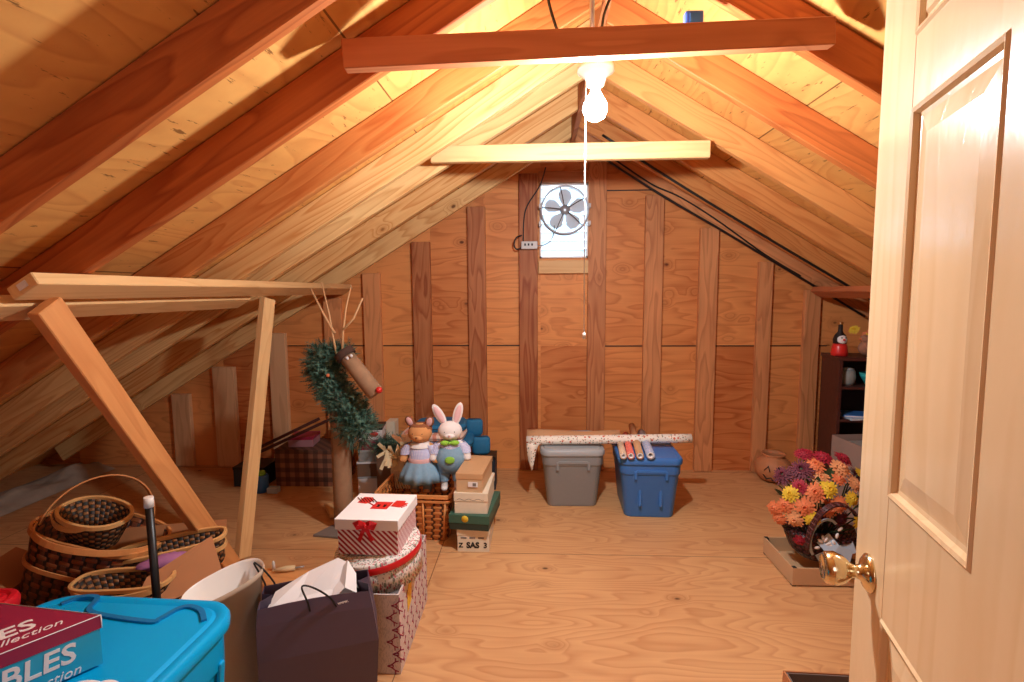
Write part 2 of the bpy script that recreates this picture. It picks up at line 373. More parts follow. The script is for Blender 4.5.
def board(name, p0, p1, wdt, thk, mat, wide=(0, 0, 1), label=None, cat=None, group=None, bevel=.003, parent=None):
    """one length of timber: local x along p0-p1, local y across its wide face; p0, p1 on its centre line"""
    p0, p1 = Vector(p0), Vector(p1); L = (p1 - p0).length; x = (p1 - p0) / L
    y = Vector(wide); y = (y - x * y.dot(x)).normalized(); z = x.cross(y)
    o = MB().box((L / 2, 0, 0), (L, wdt, thk)).build(name, mat, parent, bevel, 1)
    mm = Matrix((x, y, z)).transposed().to_4x4(); mm.translation = p0; o.matrix_world = mm
    if label: tag(o, label, cat, group)
    return o
def text(body, size, parent, mat, loc, R, extrude=.0006, shear=0, name='lettering', bold=0, align='LEFT'):
    cu = bpy.data.curves.new(name, 'FONT'); cu.body = body; cu.size = size; cu.extrude = extrude; cu.shear = shear; cu.offset = bold; cu.align_x = align
    cu.resolution_u = 3
    tmp = bpy.data.objects.new('tmp_text', cu); COL.objects.link(tmp)
    me = bpy.data.meshes.new_from_object(tmp.evaluated_get(bpy.context.evaluated_depsgraph_get())); bpy.data.objects.remove(tmp)
    me.materials.clear(); me.materials.append(mat)
    o = bpy.data.objects.new(name, me); COL.objects.link(o); o.parent = parent
    mm = R.to_4x4(); mm.translation = loc; o.matrix_local = mm
    return o

# ================================================================== THE ROOM
AX, AZ, SL, TH = .259, 2.384, .6, .140         # ridge line x, underside of rafters at the ridge, slope, rafter depth measured straight up
GY = 3.77                                       # inner face of the far gable wall
FY = -1.0                                       # wall behind the doorway
zs = AZ + TH                                    # underside of sheathing at the ridge
lx, rx = AX - zs / SL, AX + zs / SL
f = MB().box(((lx + rx) / 2, (GY + FY) / 2, -.02), (rx - lx + .2, GY - FY + .2, .04)).build('floor', M['floor']); tag(f, kind='structure')
for side, nm in ((-1, 'left'), (1, 'right')):
    L = zs / SL * math.sqrt(1 + SL * SL) + .1
    x = Vector((side, 0, -SL)).normalized(); y = Vector((0, 1, 0)); z = x.cross(y)
    if z.z < 0: z = -z
    o = MB().box((L / 2, (GY + FY) / 2, .0), (L, GY - FY + .2, .02)).build('ceiling_' + nm, M['sheath']); tag(o, kind='structure')
    y2 = z.cross(x); mm = Matrix((x, y2, z)).transposed().to_4x4()
    if y2.y < 0: mm = mm @ Matrix.Scale(1, 4)
    mm.translation = Vector((AX, 0 if y2.y > 0 else GY + FY, zs)) + z * .0105
    o.matrix_world = mm
# gable wall with the vent opening left free
VX0, VX1, VZ0, VZ1 = .03, .377, 1.58, 2.105
def roofz(x): return zs - SL * abs(x - AX)
g = MB()
def wallpoly(pts):
    g.bm.verts.index_update()
    a = [g.bm.verts.new((x, GY, z)) for x, z in pts]; b = [g.bm.verts.new((x, GY + .02, z)) for x, z in pts]
    g.face(a, smooth=False); g.face(b[::-1], smooth=False); n = len(pts)
    for i in range(n): g.face([a[i], b[i], b[(i + 1) % n], a[(i + 1) % n]], smooth=False)
wallpoly([(lx, 0), (VX0, 0), (VX0, roofz(VX0)), ])
wallpoly([(VX1, 0), (rx, 0), (VX1, roofz(VX1))])
wallpoly([(VX0, 0), (VX1, 0), (VX1, VZ0), (VX0, VZ0)])
wallpoly([(VX0, VZ1), (VX1, VZ1), (VX1, roofz(VX1)), (AX, zs), (VX0, roofz(VX0))])
tag(g.build('wall_back', M['gable']), kind='structure')
g = MB(); a = [(lx, 0), (rx, 0), (AX, zs)]
va = [g.bm.verts.new((x, FY, z)) for x, z in a]; vb = [g.bm.verts.new((x, FY - .03, z)) for x, z in a]
g.face(va); g.face(vb[::-1])
for i in range(3): g.face([va[i], vb[i], vb[(i + 1) % 3], va[(i + 1) % 3]])
tag(g.build('wall_front', M['gable']), kind='structure')
# dark joints of the gable sheets: thin solid strips in a dark colour stand in for the gaps
g = MB()
for x0, x1, z in ((-1.9, -.12, .94), (.5, 2.1, .935), (.5, 2.1, 2.055)):
    g.box(((x0 + x1) / 2, GY - .001, z), (x1 - x0, .004, .008))
tag(g.build('sheet_joint_1', M['dark']), kind='structure')

# vent: louvres, frame
win = thing('window_1', 'white louvred vent high in the far gable wall behind the round fan', 'vent', ((VX0 + VX1) / 2, GY, VZ0)); win['kind'] = 'structure'
del win['category']; del win['label']
wv, hv = VX1 - VX0, VZ1 - VZ0
g = MB()
for dx in (-1, 1): g.box((dx * (wv / 2 - .006), .02, hv / 2), (.012, .08, hv))
for z in (.006, hv - .006): g.box((0, .02, z), (wv, .08, .012))
g.build('frame', M['white'], win)
tt = NT('white_louvre'); tt.b.inputs['Base Color'].default_value = (.9, .95, 1, 1); tr = tt.n('ShaderNodeBsdfTranslucent'); tr.inputs[0].default_value = (.85, .93, 1, 1)
mx = tt.n('ShaderNodeMixShader'); mx.inputs[0].default_value = .65; tt.l(tt.b.outputs[0], mx.inputs[1]); tt.l(tr.outputs[0], mx.inputs[2]); tt.l(mx.outputs[0], tt.t.nodes['Material Output'].inputs[0])
M['louvre'] = tt.m
for k in range(8):
    MB().box((0, .035, .04 + k * .062), (wv - .02, .075, .004), rotm(math.radians(-38))).build('slat', M['louvre'], win)
board('vent_sill', (VX0 - .01, GY - .02, 1.515), (VX1 + .01, GY - .02, 1.515), .095, .038, M['new_pine'], label='short pale board under the white louvred vent', cat='board')
board('vent_header', (VX0 - .01, GY - .02, 2.15), (VX1 + .01, GY - .02, 2.15), .08, .038, M['stud'], label='short board across the top of the louvred vent', cat='board')

# ridge board and rafters
board('ridge_board', (AX, .5, AZ + TH - .085), (AX, GY - .005, AZ + TH - .085), .14, .03, M['stud'], label='ridge board running along the peak above the bare bulb', cat='beam')
ORD = ['nearest', 'second nearest', 'third nearest', 'fourth from the door', 'fifth from the door', 'sixth from the door', 'last']
def rafter(side, y, mat, label, group):
    c = math.cos(math.atan(SL)); H2 = TH * c / 2
    dx0, dx1 = .017 - SL * c * H2, (AZ - .005) / SL
    nrm = Vector((side * SL, 0, 1)).normalized()      # square to the slope, upward
    p = lambda d: Vector((AX + side * d, y + .019, AZ - SL * d)) + nrm * (H2)
    o = board('rafter', p(dx0), p(dx1 - .14), TH * c - .004, .038, mat, wide=nrm, label=label, cat='rafter', group=group)
    for v in o.data.vertices:                         # plumb cut against the ridge board
        if v.co.x < .5: v.co.x -= SL * v.co.y
    return o
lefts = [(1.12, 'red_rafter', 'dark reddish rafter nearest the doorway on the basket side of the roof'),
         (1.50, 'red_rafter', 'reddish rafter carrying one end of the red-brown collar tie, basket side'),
         (1.95, 'rafter', 'orange rafter with knots, third from the doorway on the basket side'),
         (2.33, 'pale_rafter', 'pale rafter fourth from the doorway, close before its neighbour, basket side'),
         (2.60, 'pale_rafter', 'pale rafter behind the end of the pale collar tie, basket side'),
         (3.05, 'pale_rafter', 'pale rafter next but one to the far gable wall, basket side'),
         (3.58, 'pale_rafter', 'pale rafter against the far gable wall, basket side')]
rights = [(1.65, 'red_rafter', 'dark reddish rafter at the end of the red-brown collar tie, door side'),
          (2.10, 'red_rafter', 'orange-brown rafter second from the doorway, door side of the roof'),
          (2.53, 'rafter', 'rafter behind the end of the pale collar tie, door side'),
          (2.95, 'rafter', 'fourth rafter from the doorway on the door side of the roof'),
          (3.36, 'rafter', 'fifth rafter on the door side, just before the gable rafter'),
          (3.685, 'stud', 'rafter with two black cables tight against the gable wall, door side')]
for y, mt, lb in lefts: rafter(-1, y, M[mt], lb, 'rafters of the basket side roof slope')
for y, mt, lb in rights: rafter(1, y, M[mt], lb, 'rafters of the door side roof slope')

# flat studs on the gable wall
def stud(x, w_, label, z0=.002):
    top = AZ - SL * abs(x - AX) - .02
    y0 = GY - .021
    top = min(top, 2.33)
    return board('stud', (x, y0, z0), (x, y0, top), w_, .038, M['pale_stud'] if x < -1.9 else M['stud'], wide=(1, 0, 0), label=label, cat='stud', group='studs on the far gable wall')
M['pale_stud'] = wood('pale_stud_wood', srgb(232, 186, 140), srgb(186, 130, 88), rings=9, vary=.3, kscale=4, contrast=.6)
for x, w_, lb in ((-2.73, .14, 'short stud low in the dark eave corner of the gable wall'),
                  (-2.38, .17, 'short wide stud near the dark eave, seen between the two slanting braces'),
                  (-1.95, .13, 'weathered stud seen just past the upright narrow brace'),
                  (-1.515, .135, 'stud directly behind the twig antlers of the wreath reindeer'),
                  (-1.214, .13, 'dark blotchy stud beside the reindeer log head'),
                  (-.84, .135, 'stud rising behind the tan doll with the denim skirt'),
                  (-.43, .13, 'stud rising behind the white rabbit doll'),
                  (-.054, .135, 'stud carrying the outlet box beside the fan'),
                  (.44, .13, 'stud on the door side of the louvred vent'),
                  (.846, .13, 'stud behind the blue tub, with rough knots'),
                  (1.234, .13, 'smooth stud with no tub before it, between the blue tub and the clay pumpkin'),
                  (1.635, .1, 'stud rising behind the clay pumpkin'),
                  (1.97, .11, 'stud beside the dark bookshelf')):
    stud(x, w_, lb)

# collar ties
board('collar_tie', (-.525, 1.445, 1.985), (.862, 1.606, 2.083), .078, .038, M['tie'], label='red-brown collar tie nearest the camera, high under the ridge', cat='beam', group='collar ties')
board('collar_tie', (-.503, 2.509, 1.996), (.815, 2.509, 1.996), .078, .038, M['new_pine'], label='pale pine collar tie hanging behind the lit bulb', cat='beam', group='collar ties')
# knee wall: plates under the rafters and two slanting braces
slope_l = Vector((1, 0, SL)).normalized()
board('top_plate', (-1.40, 1.335, 1.363), (-1.40, 3.74, 1.363), .089, .038, M['new_pine'], wide=slope_l, label='long pale plate nailed under the rafters above the baskets, with a paper end tag', cat='beam')
pt = bpy.data.objects['top_plate']
tg = MB().box((-.002, .004, 0), (.002, .03, .018)).box((-.0035, .004, 0), (.001, .02, .006)).build('end_tag', [M['paper_w']], pt)
board('eave_plate', (-1.50, .7, 1.302), (-1.50, 2.55, 1.302), .089, .038, M['new_pine'], wide=slope_l, label='second pale plate lying just behind and below the tagged plate', cat='beam')
board('brace', (-1.412, 1.405, 1.31), (-1.432, 2.23, .045), .089, .038, M['brace'], wide=(0, 1, .5), label='thick orange brace slanting down behind the baskets, with a bolt near its foot', cat='brace', group='slanting knee wall braces')
br = [o for o in bpy.data.objects if o.name.startswith('brace')][0]
MB().lathe([(0, -.030), (.007, -.030), (.013, -.026), (.013, -.0185), (.006, -.0185), (.006, .0185), (.013, .0185), (.013, .026), (.007, .030), (0, .030)], (1.30, .01, 0), 10).build('bolt', M['brass'], br)
board('brace', (-1.405, 2.62, 1.31), (-1.445, 2.33, .045), .075, .038, M['new_pine'], wide=(.25, 1, .3), label='slim pale brace with faint stamp leaning behind the white bin', cat='brace', group='slanting knee wall braces')
board('sole_plate', (-1.60, 2.20, .021), (-.86, 2.17, .021), .13, .038, M['brace'], wide=(0, 1, 0), label='board lying on the floor at the foot of the braces behind the bag', cat='board')
slope_r = Vector((1, 0, -SL)).normalized()
board('top_plate', (1.955, 1.9, 1.322), (1.955, 3.66, 1.322), .089, .038, M['tie'], wide=slope_r, label='brown plate under the rafters above the dark bookshelf', cat='beam')

# ================================================================== LAMP, FAN, CABLES
bx, by, bz = BULB
lt = thing('bare_bulb_light', 'lit bare bulb in a round white porcelain holder under the ridge', 'light', (bx, by, bz))
MB().lathe([(.0, .135), (.05, .135), (.058, .12), (.058, .105), (.035, .09), (.026, .062), (0, .062)], n=32).build('lamp_holder', M['porcelain'], lt)
bl = MB().lathe([(.0, .07), (.014, .068), (.015, .045), (.024, .03), (.037, .008), (.039, -.012), (.030, -.034), (.012, -.045), (0, -.046)], n=24).build('bulb', M['glow'], lt); bl.visible_shadow = True
MB().box((.0, .0, .165), (.1, .07, .058)).build('junction_box', M['steel'], lt, .004)
MB().tube([(-.012, 0, .19), (-.012, 0, .45)], .008).build('stem', M['steel'], lt)
MB().tube([(-.03, .0, .08), (-.032, 0, -.3), (-.03, 0, -.72)], .0018, 6).build('pull_string', M['string'], lt)
MB().lathe([(0, 0), (.006, .004), (.005, .02), (0, .026)], (-.03, 0, -.745), 10).build('string_knob', M['string'], lt)
light_obj = bpy.data.objects['bulb_light']; light_obj.location = (bx, by, bz - .06)
def cable(pts, r, mat, label, name='cable', cat='cable', group=None, n=6, sub=8):
    P_ = [Vector(p) for p in pts]; out = []
    for i in range(len(P_) - 1):
        p0, p1, p2, p3 = P_[max(i - 1, 0)], P_[i], P_[i + 1], P_[min(i + 2, len(P_) - 1)]
        for k in range(sub):
            t_ = k / sub
            out.append(.5 * ((2 * p1) + (p2 - p0) * t_ + (2 * p0 - 5 * p1 + 4 * p2 - p3) * t_ ** 2 + (3 * p1 - p0 - 3 * p2 + p3) * t_ ** 3))
    out.append(P_[-1])
    return tag(MB().tube(out, r, n).build(name, mat), label, cat, group)
def gr(x, y, d=.0): return (x, y, AZ - SL * abs(x - AX) + d)
cable([gr(.44, 3.65, -.006), gr(.9, 3.68, -.012), gr(1.3, 3.68, -.006), gr(1.8, 3.68, -.008), gr(2.3, 3.68, -.01)], .008, M['cable'], 'straight black cable running down the underside of the gable rafter')
cable([gr(.50, 3.655, .035), gr(.8, 3.675, .02), gr(1.0, 3.685, .05), gr(1.25, 3.685, .045), gr(1.6, 3.685, .006), gr(1.85, 3.685, .005)], .006, M['cable'], 'wavy black cable drooping across the face of the gable rafter')
cable([gr(.42, 3.345, .03), gr(.9, 3.345, .01), gr(1.5, 3.345, .005), gr(2.2, 3.345, .01)], .008, M['cable'], 'black cable along the lower edge of the rafter before the gable')
cable([(.07, 1.76, 2.44), (.05, 1.75, 2.38), (.04, 1.74, 2.28), (.09, 1.73, 2.13), (.135, 1.71, 2.105)], .005, M['cable'], 'dark cable curving down from the roof boards to the bulb box')
cable([(.262, 1.90, 2.36), (.235, 1.85, 2.28), (.222, 1.80, 2.22), (.20, 1.72, 2.125)], .005, M['cable'], 'dark cable dropping from the ridge to the bulb box')
cable([(.07, 3.66, 2.20), (.03, 3.68, 2.08), (-.06, 3.725, 1.95), (-.085, 3.728, 1.85), (-.09, 3.728, 1.70)], .005, M['cable'], 'thin dark cable dropping to the outlet box beside the fan')
ob = thing('outlet_box', 'small pale metal outlet box with a plug, on the stud beside the fan', 'outlet', (-.046, GY - .04, 1.668))
MB().box((0, -.024, 0), (.115, .048, .055)).build('housing', M['outlet'], ob, .004)
g = MB()
for dx in (-.03, -.005, .02): g.box((dx, -.0495, .004), (.012, .004, .016))
g.build('socket', M['ink'], ob)
cable([(-.098, 3.70, 1.655), (-.135, 3.69, 1.64), (-.155, 3.69, 1.67), (-.14, 3.69, 1.72), (-.10, 3.705, 1.74)], .0055, M['cable'], 'loop of black cord beside the outlet box')
cable([(.008, 3.69, 1.662), (.05, 3.68, 1.665), (.10, 3.67, 1.69), (.125, 3.66, 1.74), (.13, 3.65, 1.80)], .004, M['glass_grey'], 'grey cord joining the fan to the outlet box')
fan = thing('exhaust_fan', 'round grey fan with five blades mounted over the white louvred vent', 'fan', (.204, 3.665, 1.905))
RY = rotm(PI / 2)
g = MB(); R_ = .163
for rr, yy in ((R_, -.02), (R_ + .004, .03)):
    g.tube([(rr * math.cos(2 * PI * k / 48), yy, rr * math.sin(2 * PI * k / 48)) for k in range(49)], .006, 6)
g.loft([[(r_ * math.cos(2 * PI * k / 48), y_, r_ * math.sin(2 * PI * k / 48)) for k in range(48)] for r_, y_ in ((R_, -.02), (R_ - .002, .0), (R_ + .002, .035))])
g.build('ring_housing', M['fan_metal'], fan)
MB().lathe([(0, -.05), (.02, -.048), (.034, -.03), (.036, .02), (.03, .04), (0, .04)], (0, 0, 0), 20, R=RY).build('motor', M['steel'], fan)
for k in range(5):
    a = math.radians(90 + 72 * k + 4)
    pts = [(.03, -.016), (.055, -.042), (.09, -.060), (.125, -.055), (.145, -.02), (.142, .024), (.11, .044), (.06, .030), (.03, .014)]
    Rk = Matrix.Rotation(-a, 3, 'Y') @ Matrix.Rotation(math.radians(24), 3, 'X') @ rotm(PI / 2)
    MB().poly(pts, .003, Rk).build('blade', M['blade'], fan, .0008, 1)
for k in range(5):
    a = math.radians(30 + 360 * k / 5)
    MB().tube([(.03 * math.cos(a), -.035, .03 * math.sin(a)), (.1 * math.cos(a), -.045, .1 * math.sin(a)), (R_ * math.cos(a), -.02, R_ * math.sin(a))], .0028, 6).build('spoke', M['cable'], fan)
for sx, sz in ((-1, .03), (1, .03), (-1, -.09), (1, -.09)):
    MB().box((sx * .172, .02, sz), (.02, .07, .03)).build('bracket', M['outlet'], fan, .003)

bb = thing('blue_cable_box', 'small blue plastic cable box above the red-brown collar tie', 'box', (.478, 1.655, 2.152))
MB().box((0, -.0, 0), (.055, .03, .05)).build('housing', plain('blue_box_plastic', srgb(80, 110, 190), .4), bb, .006)
MB().box((0, -.017, 0), (.03, .004, .028)).build('cover', M['blue_pl'], bb)

# ================================================================== THE DOOR
DD = Vector((.25993, .96563, 0)); DE = Vector((.6255, .94488, 0))      # along the door away from its hinge; latch edge
DW, DH, DT = .86, 1.93, .036
door = thing('door_1', '', '', (DE.x - DD.x * DW, DE.y - DD.y * DW, .012)); door['kind'] = 'structure'
for k_ in ('label', 'category'):
    if k_ in door: del door[k_]
# local frame: x along door to the latch, y thickness (visible face at -y? see below), z up
xA = DD; yA = Vector((-DD.y, DD.x, 0)); mm = Matrix((xA, yA, Vector((0, 0, 1)))).transposed().to_4x4(); mm.translation = door.location
door.matrix_world = mm @ Matrix.Rotation(math.radians(.9), 4, 'Y')
st, pw = .133, .245
x_p = [(DW - st - pw, DW - st), (DW - st - pw - .11 - pw, DW - st - pw - .11)]
z_p = [(.20, .79), (1.0, 1.617), (1.724, 1.83)]
g = MB()
g.box((DW - st / 2, 0, DH / 2), (st, DT, DH)); g.box((.5 * x_p[1][0], 0, DH / 2), (x_p[1][0], DT, DH))
g.box(((x_p[0][0] + x_p[1][1]) / 2, 0, DH / 2), (.11, DT, DH))
zz = [0] + [q for p in z_p for q in p] + [DH]
for i in range(0, len(zz), 2):
    for (xa, xb) in x_p: g.box(((xa + xb) / 2, 0, (zz[i] + zz[i + 1]) / 2), (xb - xa, DT - .001, zz[i + 1] - zz[i]))
g.build('leaf', M['door'], door)
for (xa, xb) in x_p:
    for (za, zb) in z_p:
        g = MB(); cx, cz, a, b = (xa + xb) / 2, (za + zb) / 2, (xb - xa) / 2, (zb - za) / 2
        rr = lambda i, y: [(cx - a + i, y, cz - b + i), (cx + a - i, y, cz - b + i), (cx + a - i, y, cz + b - i), (cx - a + i, y, cz + b - i)]
        for sgn in (1, -1):
            g.loft([rr(-.001, sgn * (DT / 2 - .0005)), rr(.003, sgn * (DT / 2 + .003)), rr(.009, sgn * (DT / 2 + .001)), rr(.013, sgn * (DT / 2 - .006)), rr(.02, sgn * (DT / 2 - .007)), rr(min(.05, a * .45, b * .45), sgn * (DT / 2 - .002))], False, True, smooth=False)
        g.build('panel', M['door'], door)
kn = thing('door_knob', '', ''); kn.parent = door; kn.location = (DW - .07, DT / 2, .836)
for k_ in ('label', 'category'):
    if k_ in kn: del kn[k_]
R90 = rotm(-PI / 2)
MB().lathe([(0, 0), (.034, 0), (.034, .003), (.026, .009), (.014, .013), (.011, .022), (.0125, .028), (.024, .04), (.03, .055), (.028, .068), (.021, .074), (.018, .071), (0, .07)], (0, 0, 0), 36, R=R90).build('knob_body', M['brass'], kn)
MB().box((.07 + .0008, -DT / 2, 0), (.0024, .024, .056)).build('latch_plate', M['brass'], kn)

FLAP = [(-1.41, 1.60, .235), (-1.19, 1.80, .245), (-1.285, 1.88, .385), (-1.40, 1.68, .325)]
GROOVES = ([(-1.289, 1.25), (-1.265, 1.281), (-1.215, 1.282), (-1.189, 1.228), (-1.124, 1.206), (-.99, 1.187), (-.972, 1.20), (-.955, 1.24), (-.93, 1.252), (-.888, 1.236), (-.853, 1.196)],)
# ================================================================== TOTES AND BINS
def tote(name, label, loc, rz, a, b, h, body, lid, group='lidded plastic storage totes', taper=.86, front_notch=True, r=.05):
    t = thing(name, label, 'storage tote', loc, rz, group)
    n = 6
    rings = [rrect(a * taper, b * taper, r * .8, 0, n), rrect(a * (taper + .015), b * (taper + .015), r * .8, .012, n), rrect(a * .955, b * .955, r, h * .74, n),
             rrect(a * .985, b * .985, r, h * .745, n), rrect(a * .99, b * .99, r, h - .03, n)]
    g = MB().loft(rings, True, False)
    g.loft([rrect(a * .97, b * .97, r, h - .03, n), rrect(a * taper * .97, b * taper * .97, r * .8, .012, n)], False, False)
    if front_notch:                                 # recessed grip outline and ribs on the short front
        for yy in (-1,):
            g.box((0, yy * b * .985, h * .80), (a * .95, .012, h * .05)); 
            for sx in (-1, 1): g.box((sx * a * .5, yy * b * .975, h * .735), (a * .09, .014, h * .14))
    g.build('body', body, t, .003)
    g = MB(); H = h
    g.loft([rrect(a * 1.0, b * 1.0, r, H - .03, n), rrect(a * 1.045, b * 1.03, r * 1.15, H - .032, n), rrect(a * 1.05, b * 1.035, r * 1.15, H - .008, n), rrect(a * 1.02, b * 1.01, r, H + .004, n),
            rrect(a * .965, b * .97, r * .9, H + .006, n), rrect(a * .93, b * .945, r * .8, H - .002, n), rrect(a * .90, b * .92, r * .7, H + .006, n)], True, True)
    g.build('lid', lid, t, .002)
    return t
tg_ = tote('storage_tote', 'grey lidded tub by the far wall under the end of the floral paper roll', (.220, 3.27, 0), .03, .19, .225, .368, M['grey_pl'], M['grey_lid'], taper=.80)
tb_ = tote('storage_tote', 'blue lidded tub by the far wall holding up the short paper rolls', (.675, 3.13, 0), -.03, .178, .225, .365, M['blue_pl'], M['blue_pl'], taper=.80)
for sx in (-1, 1):
    MB().box((sx * .06, -.195, .175), (.018, .016, .20), rotm(math.radians(-7))).build('rib', M['blue_pl'], tb_, .006)
tq = tote('storage_tote', 'big turquoise lidded tote up front, with the maroon-lidded box on it', (-1.095, .93, 0), -.035, .27, .36, .495, M['turq'], M['turq'], r=.085, front_notch=False)
# moulded grooves of the turquoise lid
def groove(pts, w_, name='groove'):
    cu = []
    for i in range(len(pts) - 1):
        p0, p1, p2, p3 = [Vector(pts[max(0, min(len(pts) - 1, i + q))]) for q in (-1, 0, 1, 2)]
        for k in range(6):
            t_ = k / 6; cu.append(.5 * ((2 * p1) + (p2 - p0) * t_ + (2 * p0 - 5 * p1 + 4 * p2 - p3) * t_ ** 2 + (3 * p1 - p0 - 3 * p2 + p3) * t_ ** 3))
    cu.append(Vector(pts[-1])); return cu
g = MB()
def tql(x, y):
    c_, s_ = math.cos(.035), math.sin(.035); dx, dy = x + 1.095, y - .93
    return (c_ * dx - s_ * dy, s_ * dx + c_ * dy, .503)
for gp_ in (GROOVES): g.tube(groove([tql(*q) for q in gp_], 0), 0, flat=(.013, .008, (0, 0, 1)))
g.build('lid_ridge', plain('turquoise_ridge', srgb(12, 118, 176), .4, speck=.02), tq, .003)
g = MB()
for k in range(7): g.box((.252, .28 - k * .09, .24), (.012, .02, .30), rotm(0, math.radians(6), 0))
g.build('side_rib', M['turq'], tq, .004)
tr_ = tote('storage_tote', 'red-lidded tote mostly out of sight beside the turquoise one', (-1.675, 1.06, 0), 0, .20, .27, .49, M['red_pl'], M['red_pl'], front_notch=False)
# boxes etc on the tote
bxt = thing('food_box', 'maroon and cyan cardboard box with white lettering on the turquoise tote', 'box', (-.983, 1.037, .507))
ang = math.atan2(.222, .02)
ex = Vector((-.12, -.2, 0)).normalized()     # long edge towards the camera's left
ex = Vector((-.45, -.60, 0)).normalized(); ey = Vector((-1, .12, 0)).normalized()
q0 = Vector((0, 0, 0)); LB, WB, HB = .40, .30, .112
def quad(z, k=0.0):
    e = ex * k - ex * 0; return [Vector((0, 0, z)) - ex * k - ey * k, ex * (LB + k) - ey * k + Vector((0, 0, z)), ex * (LB + k) + ey * (WB + k) + Vector((0, 0, z)), ey * (WB + k) - ex * k + Vector((0, 0, z))]
MB().loft([quad(0), quad(HB)], True, True, smooth=False).build('box_body', M['cyan_card'], bxt)
MB().loft([quad(HB - .028, .002), quad(HB + .002, .002)], False, True, smooth=False).build('box_lid', M['maroon'], bxt, .001)
g = MB(); p_ = quad(HB + .0025, .0022); g.tube([p_[3], p_[0], p_[1]], .0012, 6); g.tube([p_[0], quad(HB - .028, .0022)[0]], .0012, 6); g.build('lid_edge', M['paper_w'], bxt)
# lettering reads away from the camera's left towards the near corner
Rl = Matrix((-ex, Vector((0, 0, 1)).cross(-ex), Vector((0, 0, 1)))).transposed()
text('BLES', .064, bxt, M['paper_w'], ex * .19 + ey * .066 + Vector((0, 0, HB + .002)), Rl, bold=.001, name='lid_lettering')
text('Collection', .034, bxt, M['paper_w'], ex * .185 + ey * .03 + Vector((0, 0, HB + .002)), Rl, shear=.3, name='lid_lettering')
nf = (-ex).cross(Vector((0, 0, 1)))
Rf = Matrix((-ex, Vector((0, 0, 1)), nf)).transposed()
text('BLES', .060, bxt, M['paper_w'], ex * .165 + nf * .0005 + Vector((0, 0, .034)), Rf, bold=.001, shear=.1, name='side_lettering')
text('Collection', .030, bxt, M['paper_w'], ex * .165 + nf * .0005 + Vector((0, 0, .001)), Rf, shear=.3, name='side_lettering')
cl = thing('white_cloth', 'crumpled white cloth lying on the turquoise tote in front of the maroon-lidded box', 'cloth', (-.93, .93, .507))
g = MB()
for (x, y, rx_, ry_, rz_) in ((0, 0, .05, .03, .02), (.03, .02, .03, .02, .014), (-.04, -.02, .04, .03, .018)): g.ball((x, y, rz_ * .8), (rx_, ry_, rz_), 14)
g.build('folds', M['paper_w'], cl)

# oval waste bin
wb = thing('waste_bin', 'tall oval bin, white inside and beige outside, between tote and plum bag', 'bin', (-.965, 1.455, 0), math.radians(48))
tilt = lambda x, y: .05 * (x / .12)
A_, B_ = .110, .073
rg = lambda k, z, d=0: sq(A_ * k + d, B_ * k + d, z, 2.4, 40, dz=(lambda x, y: .022 * (x / .12)) if z > .3 else None)
g = MB().loft([rg(.72, 0), rg(.74, .01), rg(.99, .435), rg(1.04, .437), rg(1.05, .448), rg(1.03, .455)], True, False); g.build('bin_body', M['beige'], wb)
MB().loft([rg(1.03, .455), rg(.96, .45), rg(.70, .02), rg(.3, .015)], False, True).build('bin_liner', M['white'], wb)

# plum paper bag
bag = thing('paper_bag', 'dark plum paper shopping bag with string handles and white tissue inside', 'bag', (-.685, 1.49, 0), math.radians(20))
def bagring(z, w_, d_, sag=0, sh=0, fold=0):
    pts = []
    for (x, y) in ((-1, -1), (-.5, -1), (0, -1), (.5, -1), (1, -1), (1, -.3), (1 - fold, 0), (1, .3), (1, 1), (.5, 1), (0, 1), (-.5, 1), (-1, 1), (-1, .3), (-1 + fold, 0), (-1, -.3)):
        pts.append((x * w_ + sh, y * d_, z + sag * x * x * (1 if y < 0 else .6)))
    return pts
g = MB().loft([bagring(0, .165, .075), bagring(.13, .168, .078), bagring(.26, .172, .08, 0, .004, .05), bagring(.37, .165, .07, -.006, -.004, .15), bagring(.422, .158, .062, -.008, -.006, .2)], True, False, smooth=False)
o = g.build('bag_body', M['bag'], bag); so = o.modifiers.new('paper', 'SOLIDIFY'); so.thickness = .0015
g = MB().loft([[(-.145, -.062, .35), (-.05, -.066, .35), (.06, -.066, .35), (.13, -.056, .35)], [(-.148, -.03, .385), (-.06, .0, .395), (.03, .01, .40), (.10, .0, .395)], [(-.13, .05, .40), (-.03, .06, .445), (.06, .06, .475), (.085, .055, .46)],
               [(-.12, .062, .35), (-.03, .066, .37), (.06, .066, .39), (.12, .06, .36)]], close=False, smooth=False)
g.loft([[(.05, .055, .42), (.09, .045, .47), (.115, .025, .43)], [(.04, -.03, .385), (.08, -.02, .415), (.115, -.02, .39)]], close=False, smooth=False)
o = g.build('tissue_paper', M['paper_w'], bag); so = o.modifiers.new('paper', 'SOLIDIFY'); so.thickness = .001
for nm_, y_, x0_, x1_, ht, lean in (('handle', -.066, -.02, .055, .095, -.05), ('handle', .072, -.155, -.125, .11, -.05)):
    pts = []
    for k in range(17):
        t_ = k / 16; pts.append((x0_ + (x1_ - x0_) * t_ + lean * math.sin(PI * t_) , y_ - .02 * math.sin(PI * t_) * (1 if y_ < 0 else 0), .385 + ht * math.sin(PI * t_) ** .7))
    MB().tube(pts, .0028, 6).build(nm_, M['bag'] if False else M['cable'], bag)
Rb = Matrix(((1, 0, 0), (0, 0, -1), (0, 1, 0)))
Rb = Matrix.Rotation(-.12, 3, 'Y') @ Rb
text('www.', .013, bag, M['paper_w'], (.06, -.072, .393), Rb, bold=.0004)

